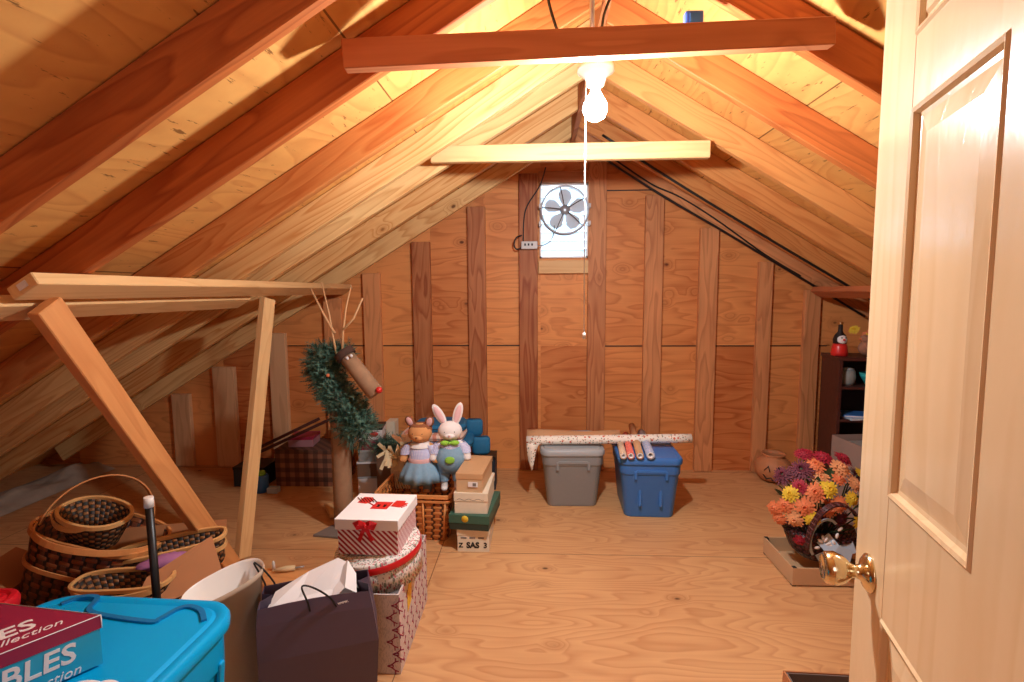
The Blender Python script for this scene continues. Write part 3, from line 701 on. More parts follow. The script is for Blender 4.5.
# ================================================================== CHRISTMAS BOXES
def openbox(g, cx, cy, W, D, H, th=.005, z0=0):
    """four walls and a bottom as one closed shell"""
    q = lambda k, z: [(cx - W / 2 + k, cy - D / 2 + k, z), (cx + W / 2 - k, cy - D / 2 + k, z), (cx + W / 2 - k, cy + D / 2 - k, z), (cx - W / 2 + k, cy + D / 2 - k, z)]
    g.loft([q(0, z0), q(0, H), q(th, H), q(th, z0 + th)], True, True, smooth=False)
rb_ = thing('wrapped_box', 'tall open box wrapped in grey paper with dark red antler print', 'box', (-.477, 1.655, 0), math.radians(0))
BW, BDp, BH = .27, .44, .295
g = MB(); openbox(g, -BW / 2, BDp / 2, BW, BDp, BH)
g.mi = 1
def antler(cx, cz, s_, face, flip):
    for sg in (1, -1):
        pts = [(0, 0), (.35, sg * .12), (.7, sg * .4), (1.0, sg * .5)]; br2 = [(.7, sg * .4), (.72, sg * .75)]
        for ln in (pts, br2, [(.35, sg * .12), (.55, sg * .05)]):
            if face == 'f': q = [(cx + flip * x * s_, -.0006, cz + y * s_) for x, y in ln]
            else: q = [(.0006, cx + flip * x * s_, cz + y * s_) for x, y in ln]
            g.tube(q, .0022 * s_ / .04, 5)
rnd = random.Random(3)
for r_ in range(6):
    for c_ in range(4):
        antler(-.245 + c_ * .066 + (r_ % 2) * .02, .03 + r_ * .045, .04, 'f', 1 if c_ % 2 else -1)
    for c_ in range(7): antler(.03 + c_ * .06 + (r_ % 2) * .02, .03 + r_ * .05, .024, 's', 1)
o = g.build('box_body', [M['linen'], M['maroon']], rb_)
MB().poly([(-.03, -.05), (.02, -.035), (.036, .05), (.0, .06), (-.034, .02)], .0012, Matrix(((0, 0, 1), (1, 0, 0), (0, 1, 0))), (.0005, .14, .21)).build('sticker', M['yellow_tag'], rb_)
# round hat box leaning on the rim
hb = thing('hat_box', 'round holiday print box with red ribbon round its lid, under the striped box', 'box', (-.583, 1.825, .278))
hb.rotation_euler = (math.radians(3), math.radians(-7), 0)
MB().lathe([(.0, 0), (.15, 0), (.15, .10), (0, .10)], n=56).build('box_body', M['doodle'], hb)
MB().lathe([(.152, .082), (.158, .082), (.158, .118), (.154, .122), (0, .122)], n=56).build('box_lid', M['doodle'], hb)
MB().lathe([(.1585, .085), (.1605, .088), (.1605, .108), (.1585, .111)], n=56).build('ribbon', M['red_rib'], hb)
sb = thing('gift_box', 'square red and white striped box with a red bow and mitten picture lid', 'box', (-.595, 1.83, .403), math.radians(-5))
sb.rotation_euler = (math.radians(1), math.radians(-1), math.radians(-4))
MB().box((0, 0, .05), (.222, .212, .10)).build('box_body', M['candy'], sb)
MB().box((0, 0, .115), (.236, .226, .04)).build('box_lid', M['paper_w'], sb, .002)
g = MB(); zt_ = .1355
g.poly([(-.02, -.025), (.045, -.025), (.05, .035), (-.015, .035)], .0012, c=(-.0, -.0, zt_)); 
for px_, py_ in ((-.065, .045), (.075, .02)):
    g.poly([(px_ - .025, py_ - .02), (px_ + .012, py_ - .028), (px_ + .026, py_ - .012), (px_ + .034, py_ + .01), (px_ + .02, py_ + .012), (px_ + .02, py_ + .028), (px_ - .018, py_ + .03)], .0012, c=(0, 0, zt_))
g.tube([(-.05, .03, zt_), (-.02, .005, zt_ + .001), (.0, .0, zt_)], .0025, 5); g.tube([(.1, .03, zt_), (.11, .01, zt_), (.095, -.01, zt_)], .002, 5)
g.build('mitten_print', M['red'], sb)
g = MB()
for sx in (-1, 1):
    for i_ in range(3): g.box((sx * .012 + .014 + i_ * .002, 0, zt_ + .0015), (.006, .02, .001))
for k in range(6): g.box((-.09 + k * .012, .048, zt_ + .0018), (.003, .05, .001), rotm(0, 0, .7))
g.build('print_detail', M['dark'], sb)
g = MB()
for sx in (-1, 1):
    g.tube([(0, -.118, .118), (sx * .02, -.128, .132), (sx * .038, -.124, .124), (sx * .03, -.12, .108), (0, -.118, .114)], 0, flat=(.016, .002, (0, -1, .3)))
    g.tube([(0, -.118, .114), (sx * .012, -.124, .09), (sx * .024, -.122, .062)], 0, flat=(.014, .0018, (0, -1, 0)))
g.ball((0, -.122, .116), .008, 8)
g.build('bow', M['red_rib'], sb)

# ================================================================== DOLL BASKET, DOLLS, SHOE BOXES
db = thing('wicker_hamper', 'square honey wicker basket holding the two rabbit dolls', 'basket', (-.655, 2.80, 0), math.radians(-3))
a_, b_ = .205, .19
g = MB().loft([rrect(a_ * .88, b_ * .88, .03, 0), rrect(a_ * .9, b_ * .9, .03, .01), rrect(a_ * .97, b_ * .97, .03, .13), rrect(a_, b_, .03, .245), rrect(a_ * .97, b_ * .96, .028, .245), rrect(a_ * .88, b_ * .87, .028, .02)], True, True)
g.build('basket_body', M['weave_honey'], db)
for z_, rr_ in ((.252, .012), (.225, .007)):
    MB().tube([Vector(p) for p in rrect(a_ + .003, b_ + .003, .03, z_)] + [Vector(rrect(a_ + .003, b_ + .003, .03, z_)[0])], 0, flat=(.02 if z_ > .24 else .012, .014, lambda p: (p.x, p.y, 0))).build('rim', M['rim'], db, .002)
g = MB()
for sx in (-1, -.33, .33, 1):
    g.tube([(sx * a_ * .8, -b_ * .90, .005), (sx * a_ * .88, -b_ * 1.015, .22)], .006, 6)
for sy in (-.6, 0, .6):
    g.tube([(a_ * .9, sy * b_, .005), (a_ * 1.015, sy * b_, .22)], .006, 6)
g.build('stake', M['rim'], db)

def skin(name, verts, edges, radii, mat, parent, sub=2):
    me = bpy.data.meshes.new(name); me.from_pydata(verts, edges, []); o = bpy.data.objects.new(name, me); COL.objects.link(o); o.parent = parent
    o.modifiers.new('skin', 'SKIN').use_smooth_shade = True
    for v, r_ in zip(me.skin_vertices[0].data if me.skin_vertices else [], radii): v.radius = (r_, r_)
    if not me.skin_vertices:
        bm_ = bmesh.new(); bm_.from_mesh(me); bm_.verts.layers.skin.verify(); bm_.to_mesh(me); bm_.free()
        for v, r_ in zip(me.skin_vertices[0].data, radii): v.radius = (r_, r_)
    me.skin_vertices[0].data[0].use_root = True
    s_ = o.modifiers.new('sub', 'SUBSURF'); s_.levels = sub; s_.render_levels = sub
    me.materials.append(mat); return o
def doll(name, label, loc, rz, fur, ears, white):
    d = thing(name, label, 'doll', loc, rz, 'rabbit dolls in the wicker basket'); d.scale = (1.02, 1, .83)
    V = [(0, 0, .16), (0, 0, .25), (0, 0, .315),                      # pelvis, chest, neck
         (-.055, 0, .295), (-.085, -.01, .25), (-.095, -.03, .19),    # arm
         (.055, 0, .295), (.085, -.01, .25), (.095, -.03, .19),
         (-.032, 0, .12), (-.036, -.005, .06), (-.036, -.01, .0), (-.036, -.04, -.005),
         (.032, 0, .12), (.036, -.005, .06), (.036, -.01, .0), (.036, -.04, -.005)]
    E_ = [(0, 1), (1, 2), (1, 3), (3, 4), (4, 5), (1, 6), (6, 7), (7, 8), (0, 9), (9, 10), (10, 11), (11, 12), (0, 13), (13, 14), (14, 15), (15, 16)]
    Rr = [.062, .055, .03, .03, .022, .024, .03, .022, .024, .03, .019, .02, .018, .03, .019, .02, .018]
    skin('body', V, E_, Rr, fur, d)
    hd = MB().ball((0, -.005, .388), (.066, .058, .066), 20).ball((0, -.05, .368), (.03, .022, .022), 14).build('head', fur, d)
    g = MB(); g.ball((0, -.074, .376), (.007, .005, .005), 8); g.build('nose', M['plush_pink'] if white else M['plush_brown'], d)
    for sx in (-1, 1): MB().ball((sx * .024, -.054, .395), (.006, .004, .007), 8).build('eye', M['ink'], d)
    for sx in (-1, 1):
        if white: R_e = rotm(math.radians(-4), math.radians(26 if sx < 0 else -14) * (-1 if sx > 0 else -1) * (1), 0); L_e, cx_ = .078, .04
        else: R_e = rotm(math.radians(10), math.radians(sx * 16), 0); L_e, cx_ = .04, .052
        if white: R_e = rotm(0, math.radians(-24) if sx < 0 else math.radians(12), 0)
        base = Vector((sx * (.028 if white else .045), 0, .432 if white else .43))
        c = base + R_e @ Vector((0, 0, L_e * .9))
        e_ = MB().ball(c, (.026, .009, L_e), 16, R_e).build('ear', ears, d)
        MB().ball(c + Vector((0, -.006, 0)), (.017, .006, L_e * .8), 14, R_e).build('inner_ear', M['plush_pink'], e_)
    return d
dz0 = .02
w_ = doll('rabbit_doll', 'white rabbit doll in denim overalls with lime patch and bow tie', (-.475, 2.74, .255), math.radians(6), M['plush_w'], M['plush_w'], True)
MB().loft([sq(.03, .028, .10, 2.2, 24), sq(.062, .055, .125, 2.2, 24), sq(.086, .074, .21, 2.2, 24), sq(.072, .062, .26, 2.2, 24), sq(.055, .05, .30, 2.2, 24)], True, False).build('overalls', M['denim'], w_)
for sx in (-1, 1):
    MB().loft([sq(.026, .026, .05, 2, 16, cx=sx * .036, cy=-.004), sq(.033, .033, .12, 2, 16, cx=sx * .034), sq(.045, .045, .19, 2, 16, cx=sx * .036)], False, False).build('trouser_leg', M['denim'], w_)
    MB().loft([sq(.03, .03, .245, 2, 16, cx=sx * .082, cy=-.01), sq(.034, .032, .275, 2, 16, cx=sx * .074), sq(.03, .03, .312, 2, 16, cx=sx * .05)], False, False).build('sleeve', M['gingham'], w_)
MB().loft([sq(.05, .046, .262, 2.2, 24), sq(.062, .056, .28, 2.2, 24), sq(.05, .045, .322, 2.2, 24)], False, False).build('shirt', M['gingham'], w_)
MB().ball((.0, -.073, .213), (.027, .006, .025), 12).build('patch', M['lime'], w_)
g = MB()
for sx in (-1, 1): g.ball((sx * .026, -.052, .322), (.026, .012, .017), 12)
g.ball((0, -.056, .322), (.009, .009, .009), 8); g.build('bow_tie', M['lime'], w_)
b_d = doll('rabbit_doll', 'tan rabbit doll with small round ears in a gingham top and denim skirt', (-.642, 2.74, .243), math.radians(-4), M['plush_tan'], M['plush_brown'], False)
MB().loft([sq(.066, .06, .185, 2.2, 28), sq(.064, .056, .24, 2.2, 28), sq(.058, .05, .29, 2.2, 28), sq(.03, .03, .325, 2.2, 28)], False, False).build('bodice', M['gingham'], b_d)
pl = lambda k, z, amp: [(k * math.cos(t_) * (1 + amp * math.sin(11 * t_)), k * .85 * math.sin(t_) * (1 + amp * math.sin(11 * t_)), z) for t_ in [2 * PI * i / 66 for i in range(66)]]
MB().loft([pl(.066, .205, 0), pl(.085, .175, .03), pl(.11, .12, .05), pl(.122, .068, .06), pl(.118, .068, .06), pl(.09, .14, .04)], False, False).build('skirt', M['denim'], b_d)
for sx in (-1, 1): MB().loft([sq(.024, .024, -.012, 2, 16, cx=sx * .036, cy=-.008), sq(.026, .026, .05, 2, 16, cx=sx * .036, cy=-.005), sq(.028, .028, .10, 2, 16, cx=sx * .034)], True, False).build('stocking', M['glass_grey'], b_d)
MB().loft([sq(.067, .06, .195, 2.2, 28), sq(.07, .063, .21, 2.2, 28), sq(.066, .058, .225, 2.2, 28)], False, False).build('sash', M['plush_pink'], b_d)
MB().loft([sq(.062, .056, .295, 2, 24), sq(.055, .05, .315, 2, 24), sq(.034, .034, .328, 2, 24)], False, False).build('collar', M['plush_w'], b_d)
for sx in (-1, 1): MB().loft([sq(.03, .03, .245, 2, 16, cx=sx * .082, cy=-.01), sq(.036, .034, .275, 2, 16, cx=sx * .074), sq(.03, .03, .312, 2, 16, cx=sx * .05)], False, False).build('sleeve', M['gingham'], b_d)
MB().loft([sq(.064, .05, .40, 2, 20, cy=.012), sq(.064, .058, .42, 2, 20, cy=.008), sq(.045, .045, .447, 2, 20, cy=.004), sq(.01, .01, .452, 2, 20)], False, True).build('hair', M['plush_brown'], b_d)

def shoebox(label, loc, rz, d, body, lid, lidh=.03, extras=None, group='stacked shoe boxes'):
    t = thing('shoe_box', label, 'shoe box', loc, rz, group); x, y, z = d
    MB().box((0, 0, (z - .004) / 2), (x, y, z - .004)).build('box_body', body, t, .001)
    MB().box((0, 0, z - lidh / 2), (x + .006, y + .006, lidh)).build('box_lid', lid, t, .0015)
    if extras: extras(t)
    return t
RF = Matrix(((1, 0, 0), (0, 0, -1), (0, 1, 0)))
SX, SY = -.325, 2.66
def ex_sas(t):
    text('SAS', .042, t, M['ink'], (-.036, -.151, .022), RF, bold=.0018); text('3', .04, t, M['ink'], (.052, -.151, .022), RF, bold=.0012); text('Z', .034, t, M['ink'], (-.076, -.151, .024), RF, bold=.0012)
    g = MB(); 
    for k in range(3): g.box((-.05 + k * .045, -.1512, .075), (.03, .001, .008))
    g.build('lid_print', M['grey_ink'], t)
shoebox('bottom shoe box of the stack, cream with black letters', (SX, SY, 0), .0, (.165, .30, .125), M['cream_card'], M['cream_card'], .035, ex_sas)
def ex_green(t):
    MB().lathe([(0, 0), (.018, 0), (.018, .001), (0, .001)], (-.02, -.168, .06), 16, R=RF @ rotm(0)).build('emblem', M['yellow'], t)
    MB().box((.02, -.03, .081), (.09, .20, .001)).build('lid_panel', M['paleblue'], t)
shoebox('green shoe box, wider than the rest, second from the bottom', (SX - .002, SY - .005, .125), math.radians(-6), (.205, .33, .08), M['dgreen_card'], M['green_card'], .045, ex_green)
def ex_wave(t):
    g = MB(); g.tube([(-.07 + k * .01, -.1525, .075 + .004 * math.sin(k * 1.3)) for k in range(15)], .0013, 5); g.build('printed_line', M['ink'], t)
shoebox('cream shoe box with a wavy black line, under the tan one', (SX - .005, SY, .205), math.radians(-2), (.17, .30, .11), M['cream_card'], M['cream_card'], .045, ex_wave)
def ex_lab(t):
    MB().box((.02, -.1505, .045), (.05, .001, .026)).build('sticker', M['paper_w'], t)
    MB().box((.028, -.1515, .045), (.018, .001, .016)).build('barcode', M['grey_ink'], t)
shoebox('plain tan shoe box topmost of its stack', (SX - .005, SY + .0, .315), math.radians(-5), (.135, .29, .10), M['tan_card'], M['tan_dark'], .03, ex_lab)

# ================================================================== ROLLS OF PAPER ON THE TUBS
rl = thing('wrapping_paper_roll', 'long floral wrapping paper roll across both tubs with its loose end hanging', 'wrapping paper', (0, 0, 0), 0, 'wrapping paper rolls on the tubs')
rz_ = .402
P0, P1 = Vector((-.06, 3.15, rz_)), Vector((.955, 3.12, rz_ + .03))
g = MB().tube([P0 + (P1 - P0) * k / 10 for k in range(11)], .028, 20); g.build('roll', M['floral'], rl)
MB().tube([P1 - Vector((.01, 0, 0)), P1 + Vector((.004, 0, 0))], .021, 16).build('core', M['card_in'], rl)
g = MB().loft([[(-.06 + k * .075, 3.178, rz_ + .0), (-.06 + k * .075, 3.26, rz_ + .036 + .006 * math.sin(k)), (-.05 + k * .073, 3.33, rz_ + .030 - .03 * (k / 8))] for k in range(9)], close=False)
o = g.build('loose_sheet', M['kraft'], rl); o.modifiers.new('p', 'SOLIDIFY').thickness = .001
g = MB().loft([[(-.062, 3.13, rz_ + .015), (-.058, 3.12, rz_ - .05), (-.05, 3.125, rz_ - .12), (-.028, 3.12, rz_ - .19)], [(-.02, 3.125, rz_ - .0), (-.02, 3.118, rz_ - .05), (-.018, 3.12, rz_ - .10), (-.02, 3.118, rz_ - .17)], [(.03, 3.124, rz_ + .0), (.01, 3.12, rz_ - .03), (.0, 3.12, rz_ - .06), (-.008, 3.118, rz_ - .10)]], close=False)
o = g.build('hanging_end', M['floral'], rl); o.modifiers.new('p', 'SOLIDIFY').thickness = .001
for nm_, mt, x0, x1, yb, r_, lb in (('b', 'beigepaper', .502, .53, 3.20, .020, 'short beige roll, first of the four beneath the floral roll'),
                                     ('c', 'pinkpaper', .545, .59, 3.32, .021, 'coral pink roll, second of the four beneath the floral roll'),
                                     ('k', 'kraft', .597, .655, 3.46, .022, 'kraft brown roll with a white crumpled end, longest of the four'),
                                     ('l', 'bluefloral', .657, .70, 3.36, .025, 'pale blue print roll, thickest of the four beneath the floral roll')):
    t_ = thing('wrapping_paper_roll', lb, 'wrapping paper', (0, 0, 0), 0, 'wrapping paper rolls on the tubs')
    a0, a1 = Vector((x0, 2.885, .373 + r_)), Vector((x1, yb, .373 + r_ + (.12 if nm_ in 'k' else .04)))
    a1.z = .373 + r_ + (.022 if nm_ == 'k' else 0)
    dvec = (a1 - a0).normalized(); n = 20; xx = dvec.cross(Vector((0, 0, 1))).normalized(); yy = xx.cross(dvec)
    ring = lambda p, r: [p + (xx * math.cos(2 * PI * k / n) + yy * math.sin(2 * PI * k / n)) * r for k in range(n)]
    MB().loft([ring(a0 + dvec * .05, r_ * .72), ring(a0, r_ * .72), ring(a0, r_), ring(a1, r_), ring(a1, r_ * .5)], False, True).build('roll', M[mt], t_)
    MB().loft([ring(a0 + dvec * .001, r_ * .75), ring(a0 - dvec * .002, r_ * .75), ring(a0 - dvec * .002, r_ * .5), ring(a0 + dvec * .06, r_ * .5)], False, True).build('core', M['paper_w'], t_)
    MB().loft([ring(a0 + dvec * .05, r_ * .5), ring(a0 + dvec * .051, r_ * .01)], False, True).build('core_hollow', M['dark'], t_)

# ================================================================== REINDEER POST WITH GARLAND
rd = thing('reindeer_decoration', 'log reindeer with evergreen garland neck, twig antlers and red nose', 'decoration', (-1.10, 2.76, 0))
MB().poly([(-.13, -.12), (.05, -.145), (.16, -.06), (.14, .11), (-.02, .10)], .012, c=(.0, .0, .002)).build('base_board', M['metal_grey'], rd, .002)
MB().loft([[(.052 * math.cos(2 * PI * k / 24) * (1 + .03 * math.sin(3 * k)), .052 * math.sin(2 * PI * k / 24), z) for k in range(24)] for z in (.014, .2, .4, .55, .80)], True, True).build('log_body', M['log'], rd)
hd0, hd1 = Vector((.09, -.10, 1.0)), Vector((.25, -.12, .80))
g = MB().tube([hd0, hd0 + (hd1 - hd0) * .5, hd1], [.042, .045, .046], 20); hlog = g.build('head_log', M['log'], rd)
dv = (hd1 - hd0).normalized()
MB().tube([hd0 - dv * .035, hd0 + dv * .004], .055, 20).build('head_cap', M['bark_dark'], rd)
MB().ball(hd1 + Vector((.028, -.04, .03)), .018, 14).build('nose', M['red'], rd)
for sx in (0, 1): MB().ball(hd0 + dv * .03 + Vector((.0 + sx * .022, -.042, .0 + sx * .012 + .02)), (.009, .006, .009), 10).build('eye', M['paper_w'], rd)
for br_ in ([[(.02, -.06, 1.0), (.0, -.05, 1.10), (-.02, -.04, 1.22), (-.06, -.03, 1.40)], [(.01, -.05, 1.12), (-.05, -.04, 1.22), (-.125, -.02, 1.36)]],
            [[(.05, -.06, 1.0), (.055, -.05, 1.12), (.07, -.03, 1.26), (.10, -.02, 1.38)], [(.058, -.05, 1.14), (.11, -.03, 1.20), (.16, -.02, 1.31)]]):
    g = MB()
    for ln in br_: g.tube(ln, [.0075, .006, .005, .003][:len(ln)], 7)
    g.build('antler', M['twig'], rd)
rg_ = random.Random(5)
def garland(parent, pathpts, rad, count, mats, name='garland', L=(.035, .065), wq=.0032):
    g = MB(); P_ = [Vector(p) for p in pathpts]
    for i in range(count):
        t_ = rg_.random() * (len(P_) - 1); k = int(t_); p = P_[k].lerp(P_[k + 1], t_ - k)
        r_ = rad[k] + (rad[k + 1] - rad[k]) * (t_ - k)
        d = Vector((rg_.gauss(0, 1), rg_.gauss(0, 1), rg_.gauss(0, 1))).normalized()
        c = p + d * r_ * (rg_.random() ** .5) * .8
        d2 = (d + Vector((rg_.gauss(0, .5), rg_.gauss(0, .5), rg_.gauss(0, .5)))).normalized()
        ln = rg_.uniform(*L); s1 = d2.cross(Vector((0, 0, 1)) if abs(d2.z) < .9 else Vector((1, 0, 0))).normalized()
        g.mi = rg_.randrange(len(mats))
        # a sprig: stem with needles in pairs
        for q in range(5):
            b0 = c + d2 * ln * q / 5
            for sg in (1, -1):
                for ax in (s1, d2.cross(s1)):
                    tip = b0 + (d2 * .8 + ax * sg).normalized() * ln * .42; wd = ax.cross(d2).normalized() * wq * .6
                    v = [g.bm.verts.new(b0 - wd), g.bm.verts.new(b0 + wd), g.bm.verts.new(tip)]
                    g.face(v, smooth=False)
    return g.build(name, mats, parent, recalc=False)
gp = [(-.10, .0, .98), (-.08, 0, .88), (.0, -.01, .78), (.08, -.03, .66), (.12, -.03, .57)]
gg = garland(rd, [(.05, .0, .99)] + gp, [.07, .095, .10, .105, .12, .125], 2100, [M['needle'], M['needle2']])
for q in ((-.01, -.115, .90),): MB().ball(q, .01, 8).build('berry', M['orange'], rd)
lean_board = board('wood_offcut', (-1.30, 3.02, .02), (-1.20, 2.86, .02), .045, .02, M['new_pine'], wide=(1, 1, 0), label='pale wood offcut on the floor beside the reindeer log', cat='offcut')

# ================================================================== BASKETS IN THE CARDBOARD BOX
cb = thing('cardboard_box', 'open cardboard box filled with woven baskets behind the turquoise tote', 'box', (-1.66, 1.80, 0), math.radians(14))
g = MB(); W_, D_, H_ = .66, .40, .235; openbox(g, 0, 0, W_, D_, H_)
g.build('box_body', M['cardboard'], cb)
fi = cb.matrix_basis.inverted() if False else (Matrix.Translation((-1.66, 1.80, 0)) @ Matrix.Rotation(math.radians(14), 4, 'Z')).inverted()
fp = [fi @ Vector(q) for q in FLAP]
g = MB(); g.face([g.bm.verts.new(q) for q in fp], smooth=False)
o = g.build('flap', M['cardboard'], cb); o.modifiers.new('p', 'SOLIDIFY').thickness = .005
MB().box((-W_ / 2 - .06, 0, H_ + .03), (.005, .48, .14), rotm(0, math.radians(-62), 0)).build('flap', M['cardboard'], cb)
MB().box((.05, D_ / 2 + .03, H_ + .05), (.60, .005, .11), rotm(math.radians(-24), 0, 0)).build('flap', M['cardboard'], cb)
def arc(p0, p1, h, n=16, bulge=(0, 0, 0)):
    p0, p1, b = Vector(p0), Vector(p1), Vector(bulge)
    return [p0.lerp(p1, .5) + (p0 - p1) * .5 * math.cos(PI * k / n) + (Vector((0, 0, h)) + b) * math.sin(PI * k / n) for k in range(n + 1)]
def basket(name, label, loc, rot, a, b, h, weave_m, rim_m, e=2.6, base=.72, handles=(), group='woven baskets in the cardboard box', rimw=.022, bands=()):
    t = thing(name, label, 'basket', loc, 0, group); t.rotation_euler = rot
    g = MB().loft([sq(a * base, b * base, 0, e), sq(a * (base + .02), b * (base + .02), .008, e), sq(a * .93, b * .93, h * .6, e), sq(a, b, h, e), sq(a * .96, b * .96, h, e), sq(a * base * .95, b * base * .95, .012, e)], True, True)
    g.build('basket_body', weave_m, t)
    R_ = [Vector(p) for p in sq(a * 1.01, b * 1.01, h, e)]; R_.append(R_[0])
    MB().tube(R_, 0, flat=(rimw, .012, lambda p: (p.x, p.y, 0))).build('rim', rim_m, t, .002)
    for zf, m_ in bands:
        k = base + (1 - base) * zf; q = [Vector(p) for p in sq(a * k * 1.03, b * k * 1.03, h * zf, e)]; q.append(q[0])
        MB().tube(q, 0, flat=(.016, .006, lambda p: (p.x, p.y, 0))).build('band', m_, t)
    for (p0, p1, hh, bu) in handles:
        MB().tube(arc(p0, p1, hh, 20, bu), 0, flat=(.024, .006, lambda p: (p.x * .8, p.y * .8, p.z - h + .02))).build('handle', rim_m, t, .0015)
    return t
bk = basket('woven_basket', 'largest brown splint basket with two big swing handles', (-1.84, 1.88, .13), (math.radians(-4), math.radians(19), .15), .22, .17, .27, M['weave_brown'], M['rim'], e=3, base=.86,
       handles=(((-.20, -.06, .26), (.10, .15, .265), .19, (-.02, .06, 0)), ((-.20, -.08, .27), (.21, .05, .27), .02, (.06, -.20, 0))), bands=((.55, M['rim']),))
basket('woven_basket', 'small oval basket with pale rim and dark checked band, on top of the big one', (-1.745, 1.85, .375), (math.radians(4), math.radians(13), -.1), .125, .095, .12, M['weave_dark'], M['rim_pale'], e=2.2, base=.7,
       handles=(((-.12, -.01, .12), (.05, -.09, .12), -.03, (-.06, -.03, 0)),), rimw=.018)
basket('woven_basket', 'low oblong basket with pale rim and folded handle, at the front of the box', (-1.50, 1.70, .205), (math.radians(4), 0, .12), .165, .065, .10, M['weave_dark'], M['rim_pale'], e=3, base=.85,
       handles=(((-.155, -.03, .10), (.15, -.03, .10), -.02, (0, -.05, 0)),), rimw=.016)
basket('woven_basket', 'oblong basket with dotted pale band lying behind the pole', (-1.47, 1.92, .215), (math.radians(8), math.radians(-6), .35), .20, .06, .12, M['weave_dark'], M['rim_pale'], e=3, base=.88, handles=(), rimw=.016, bands=((.6, M['rim_pale']),))
lf = thing('lilac_bundle', 'crumpled lilac cellophane bundle in the basket box beside the pole', 'wrapping', (-1.40, 1.79, .325), .45)
g = MB()
for k in range(9): pass
g.loft([[(-.10 + k * .02, (.034 * math.sin(PI * (k + .9) / 11.8) ** .5 + .006 * math.sin(j * 2 + k * 2)) * math.cos(2 * PI * j / 18), (.030 * math.sin(PI * (k + .6) / 11.2) + .005 * math.sin(j * 2.3 + k * 3)) * math.sin(2 * PI * j / 18)) for j in range(18)] for k in range(11)], True, True)
g.build('film', M['lilac'], lf)
pole = thing('black_pole', 'upright black pole with a white cap behind the turquoise tote', 'pole', (-1.215, 1.475, 0))
MB().tube([(0.016, 0, 0), (0.012, 0, .69)], .0115, 14).build('shaft', M['black'], pole)
MB().tube([(.012, 0, .68), (.0125, 0, .712)], .0135, 14).build('cap', M['white'], pole)

# ================================================================== DIM CORNER BY THE GABLE WALL
pb = thing('plaid_box', 'brown plaid box in shadow under the eave, beyond the reindeer', 'box', (-1.58, 3.50, 0))
MB().box((0, 0, .125), (.46, .28, .25)).build('box_body', M['plaid'], pb, .003)
MB().box((0, 0, .247), (.47, .29, .03)).build('box_lid', M['plaid'], pb, .003)
def plainbox(name, label, loc, rz, d, mat, lidm=None, group=None, cat='box', lidh=.02):
    t = thing(name, label, cat, loc, rz, group)
    MB().box((0, 0, (d[2] - .002) / 2), (d[0], d[1], d[2] - .002)).build('box_body', mat, t, .002)
    if lidm: MB().box((0, 0, d[2] - lidh / 2), (d[0] + .005, d[1] + .005, lidh)).build('box_lid', lidm, t, .001)
    return t
plainbox('small_box', 'dusty pink box on the plaid box', (-1.66, 3.50, .262), .1, (.17, .16, .07), M['pinkbox'], M['maroon'], 'boxes around the plaid box')
plainbox('gift_bag', 'pale narrow gift bag standing at the end of the plaid box', (-1.40, 3.52, .262), 0, (.06, .09, .17), M['pinkbox'], None, cat='bag')
MB_ = None
for i, (p0, p1) in enumerate((((-1.92, 3.20, .28), (-1.52, 3.45, .46)), ((-1.86, 3.18, .28), (-1.40, 3.38, .48)))):
    board('wooden_dowel', p0, p1, .02, .014, M['shelfwood'], label=['dark stick leaning over the plaid box, the lower one', 'dark stick leaning over the plaid box, the upper one'][i], cat='stick', group='dark sticks over the plaid box')
plainbox('storage_box', 'dark navy box in the shadow beside the plaid box', (-1.99, 3.44, 0), 0, (.22, .2, .14), M['navy'], M['black'], 'boxes around the plaid box')
bt = thing('spray_can', 'small blue can standing before the navy box', 'can', (-1.86, 3.27, 0))
MB().lathe([(0, 0), (.045, 0), (.045, .10), (.04, .115), (.0, .115)], n=20).build('can_body', M['blue_pl'], bt)
MB().lathe([(0, .115), (.028, .115), (.024, .14), (0, .14)], n=16).build('can_cap', M['lime'], bt)
plainbox('small_box', 'little white and blue carton on the floor beside the blue can', (-1.77, 3.25, 0), 0, (.07, .05, .04), M['paleblue'], None, 'boxes around the plaid box')
# stack right of the log
x_ = -1.10
sl = [('magenta_gift_box', 'white box with a red oval label, topmost behind the reindeer log', M['paper_w'], M['black'], .13, .085), ]
z_ = 0
for nm_, lb, m1, m2, wd, hh in (('storage_box', 'white and grey carton at the bottom behind the reindeer log', M['paper_w'], M['grey_lid'], .17, .13),
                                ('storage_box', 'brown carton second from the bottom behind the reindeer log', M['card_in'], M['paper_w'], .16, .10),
                                ('storage_box', 'grey carton third in the stack behind the reindeer log', M['glass_grey'], M['grey_lid'], .16, .08),
                                ('storage_box', 'magenta carton just under the oval label box', M['maroon'], M['pinkbox'], .14, .07),
                                ('storage_box', 'white carton with red oval label and black lid edge, behind the reindeer log', M['paper_w'], M['black'], .15, .075)):
    t_ = plainbox(nm_, lb, (x_ + .01 * math.sin(z_ * 40), 3.30, z_), .15, (wd, .17, hh), m1, m2, 'cartons stacked behind the reindeer log', lidh=.012)
    if 'oval' in lb and 'white carton' in lb: MB().lathe([(0, 0), (.03, 0), (.03, .002), (0, .002)], (.02, -.0865, .036), 20, ell=(1, .55), R=RF).build('oval_label', M['red'], t_)
    z_ += hh
plainbox('storage_box', 'cream box standing behind the red oval label carton', (-1.01, 3.47, 0), 0, (.06, .10, .45), M['cream_card'], None, 'cartons stacked behind the reindeer log')
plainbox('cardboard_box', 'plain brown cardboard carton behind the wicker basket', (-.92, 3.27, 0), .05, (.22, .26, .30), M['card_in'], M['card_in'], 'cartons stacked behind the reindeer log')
plainbox('cardboard_box', 'large dark carton under the folded fabrics behind the dolls', (-.65, 3.36, 0), .0, (.38, .30, .32), M['card_in'], M['card_in'])
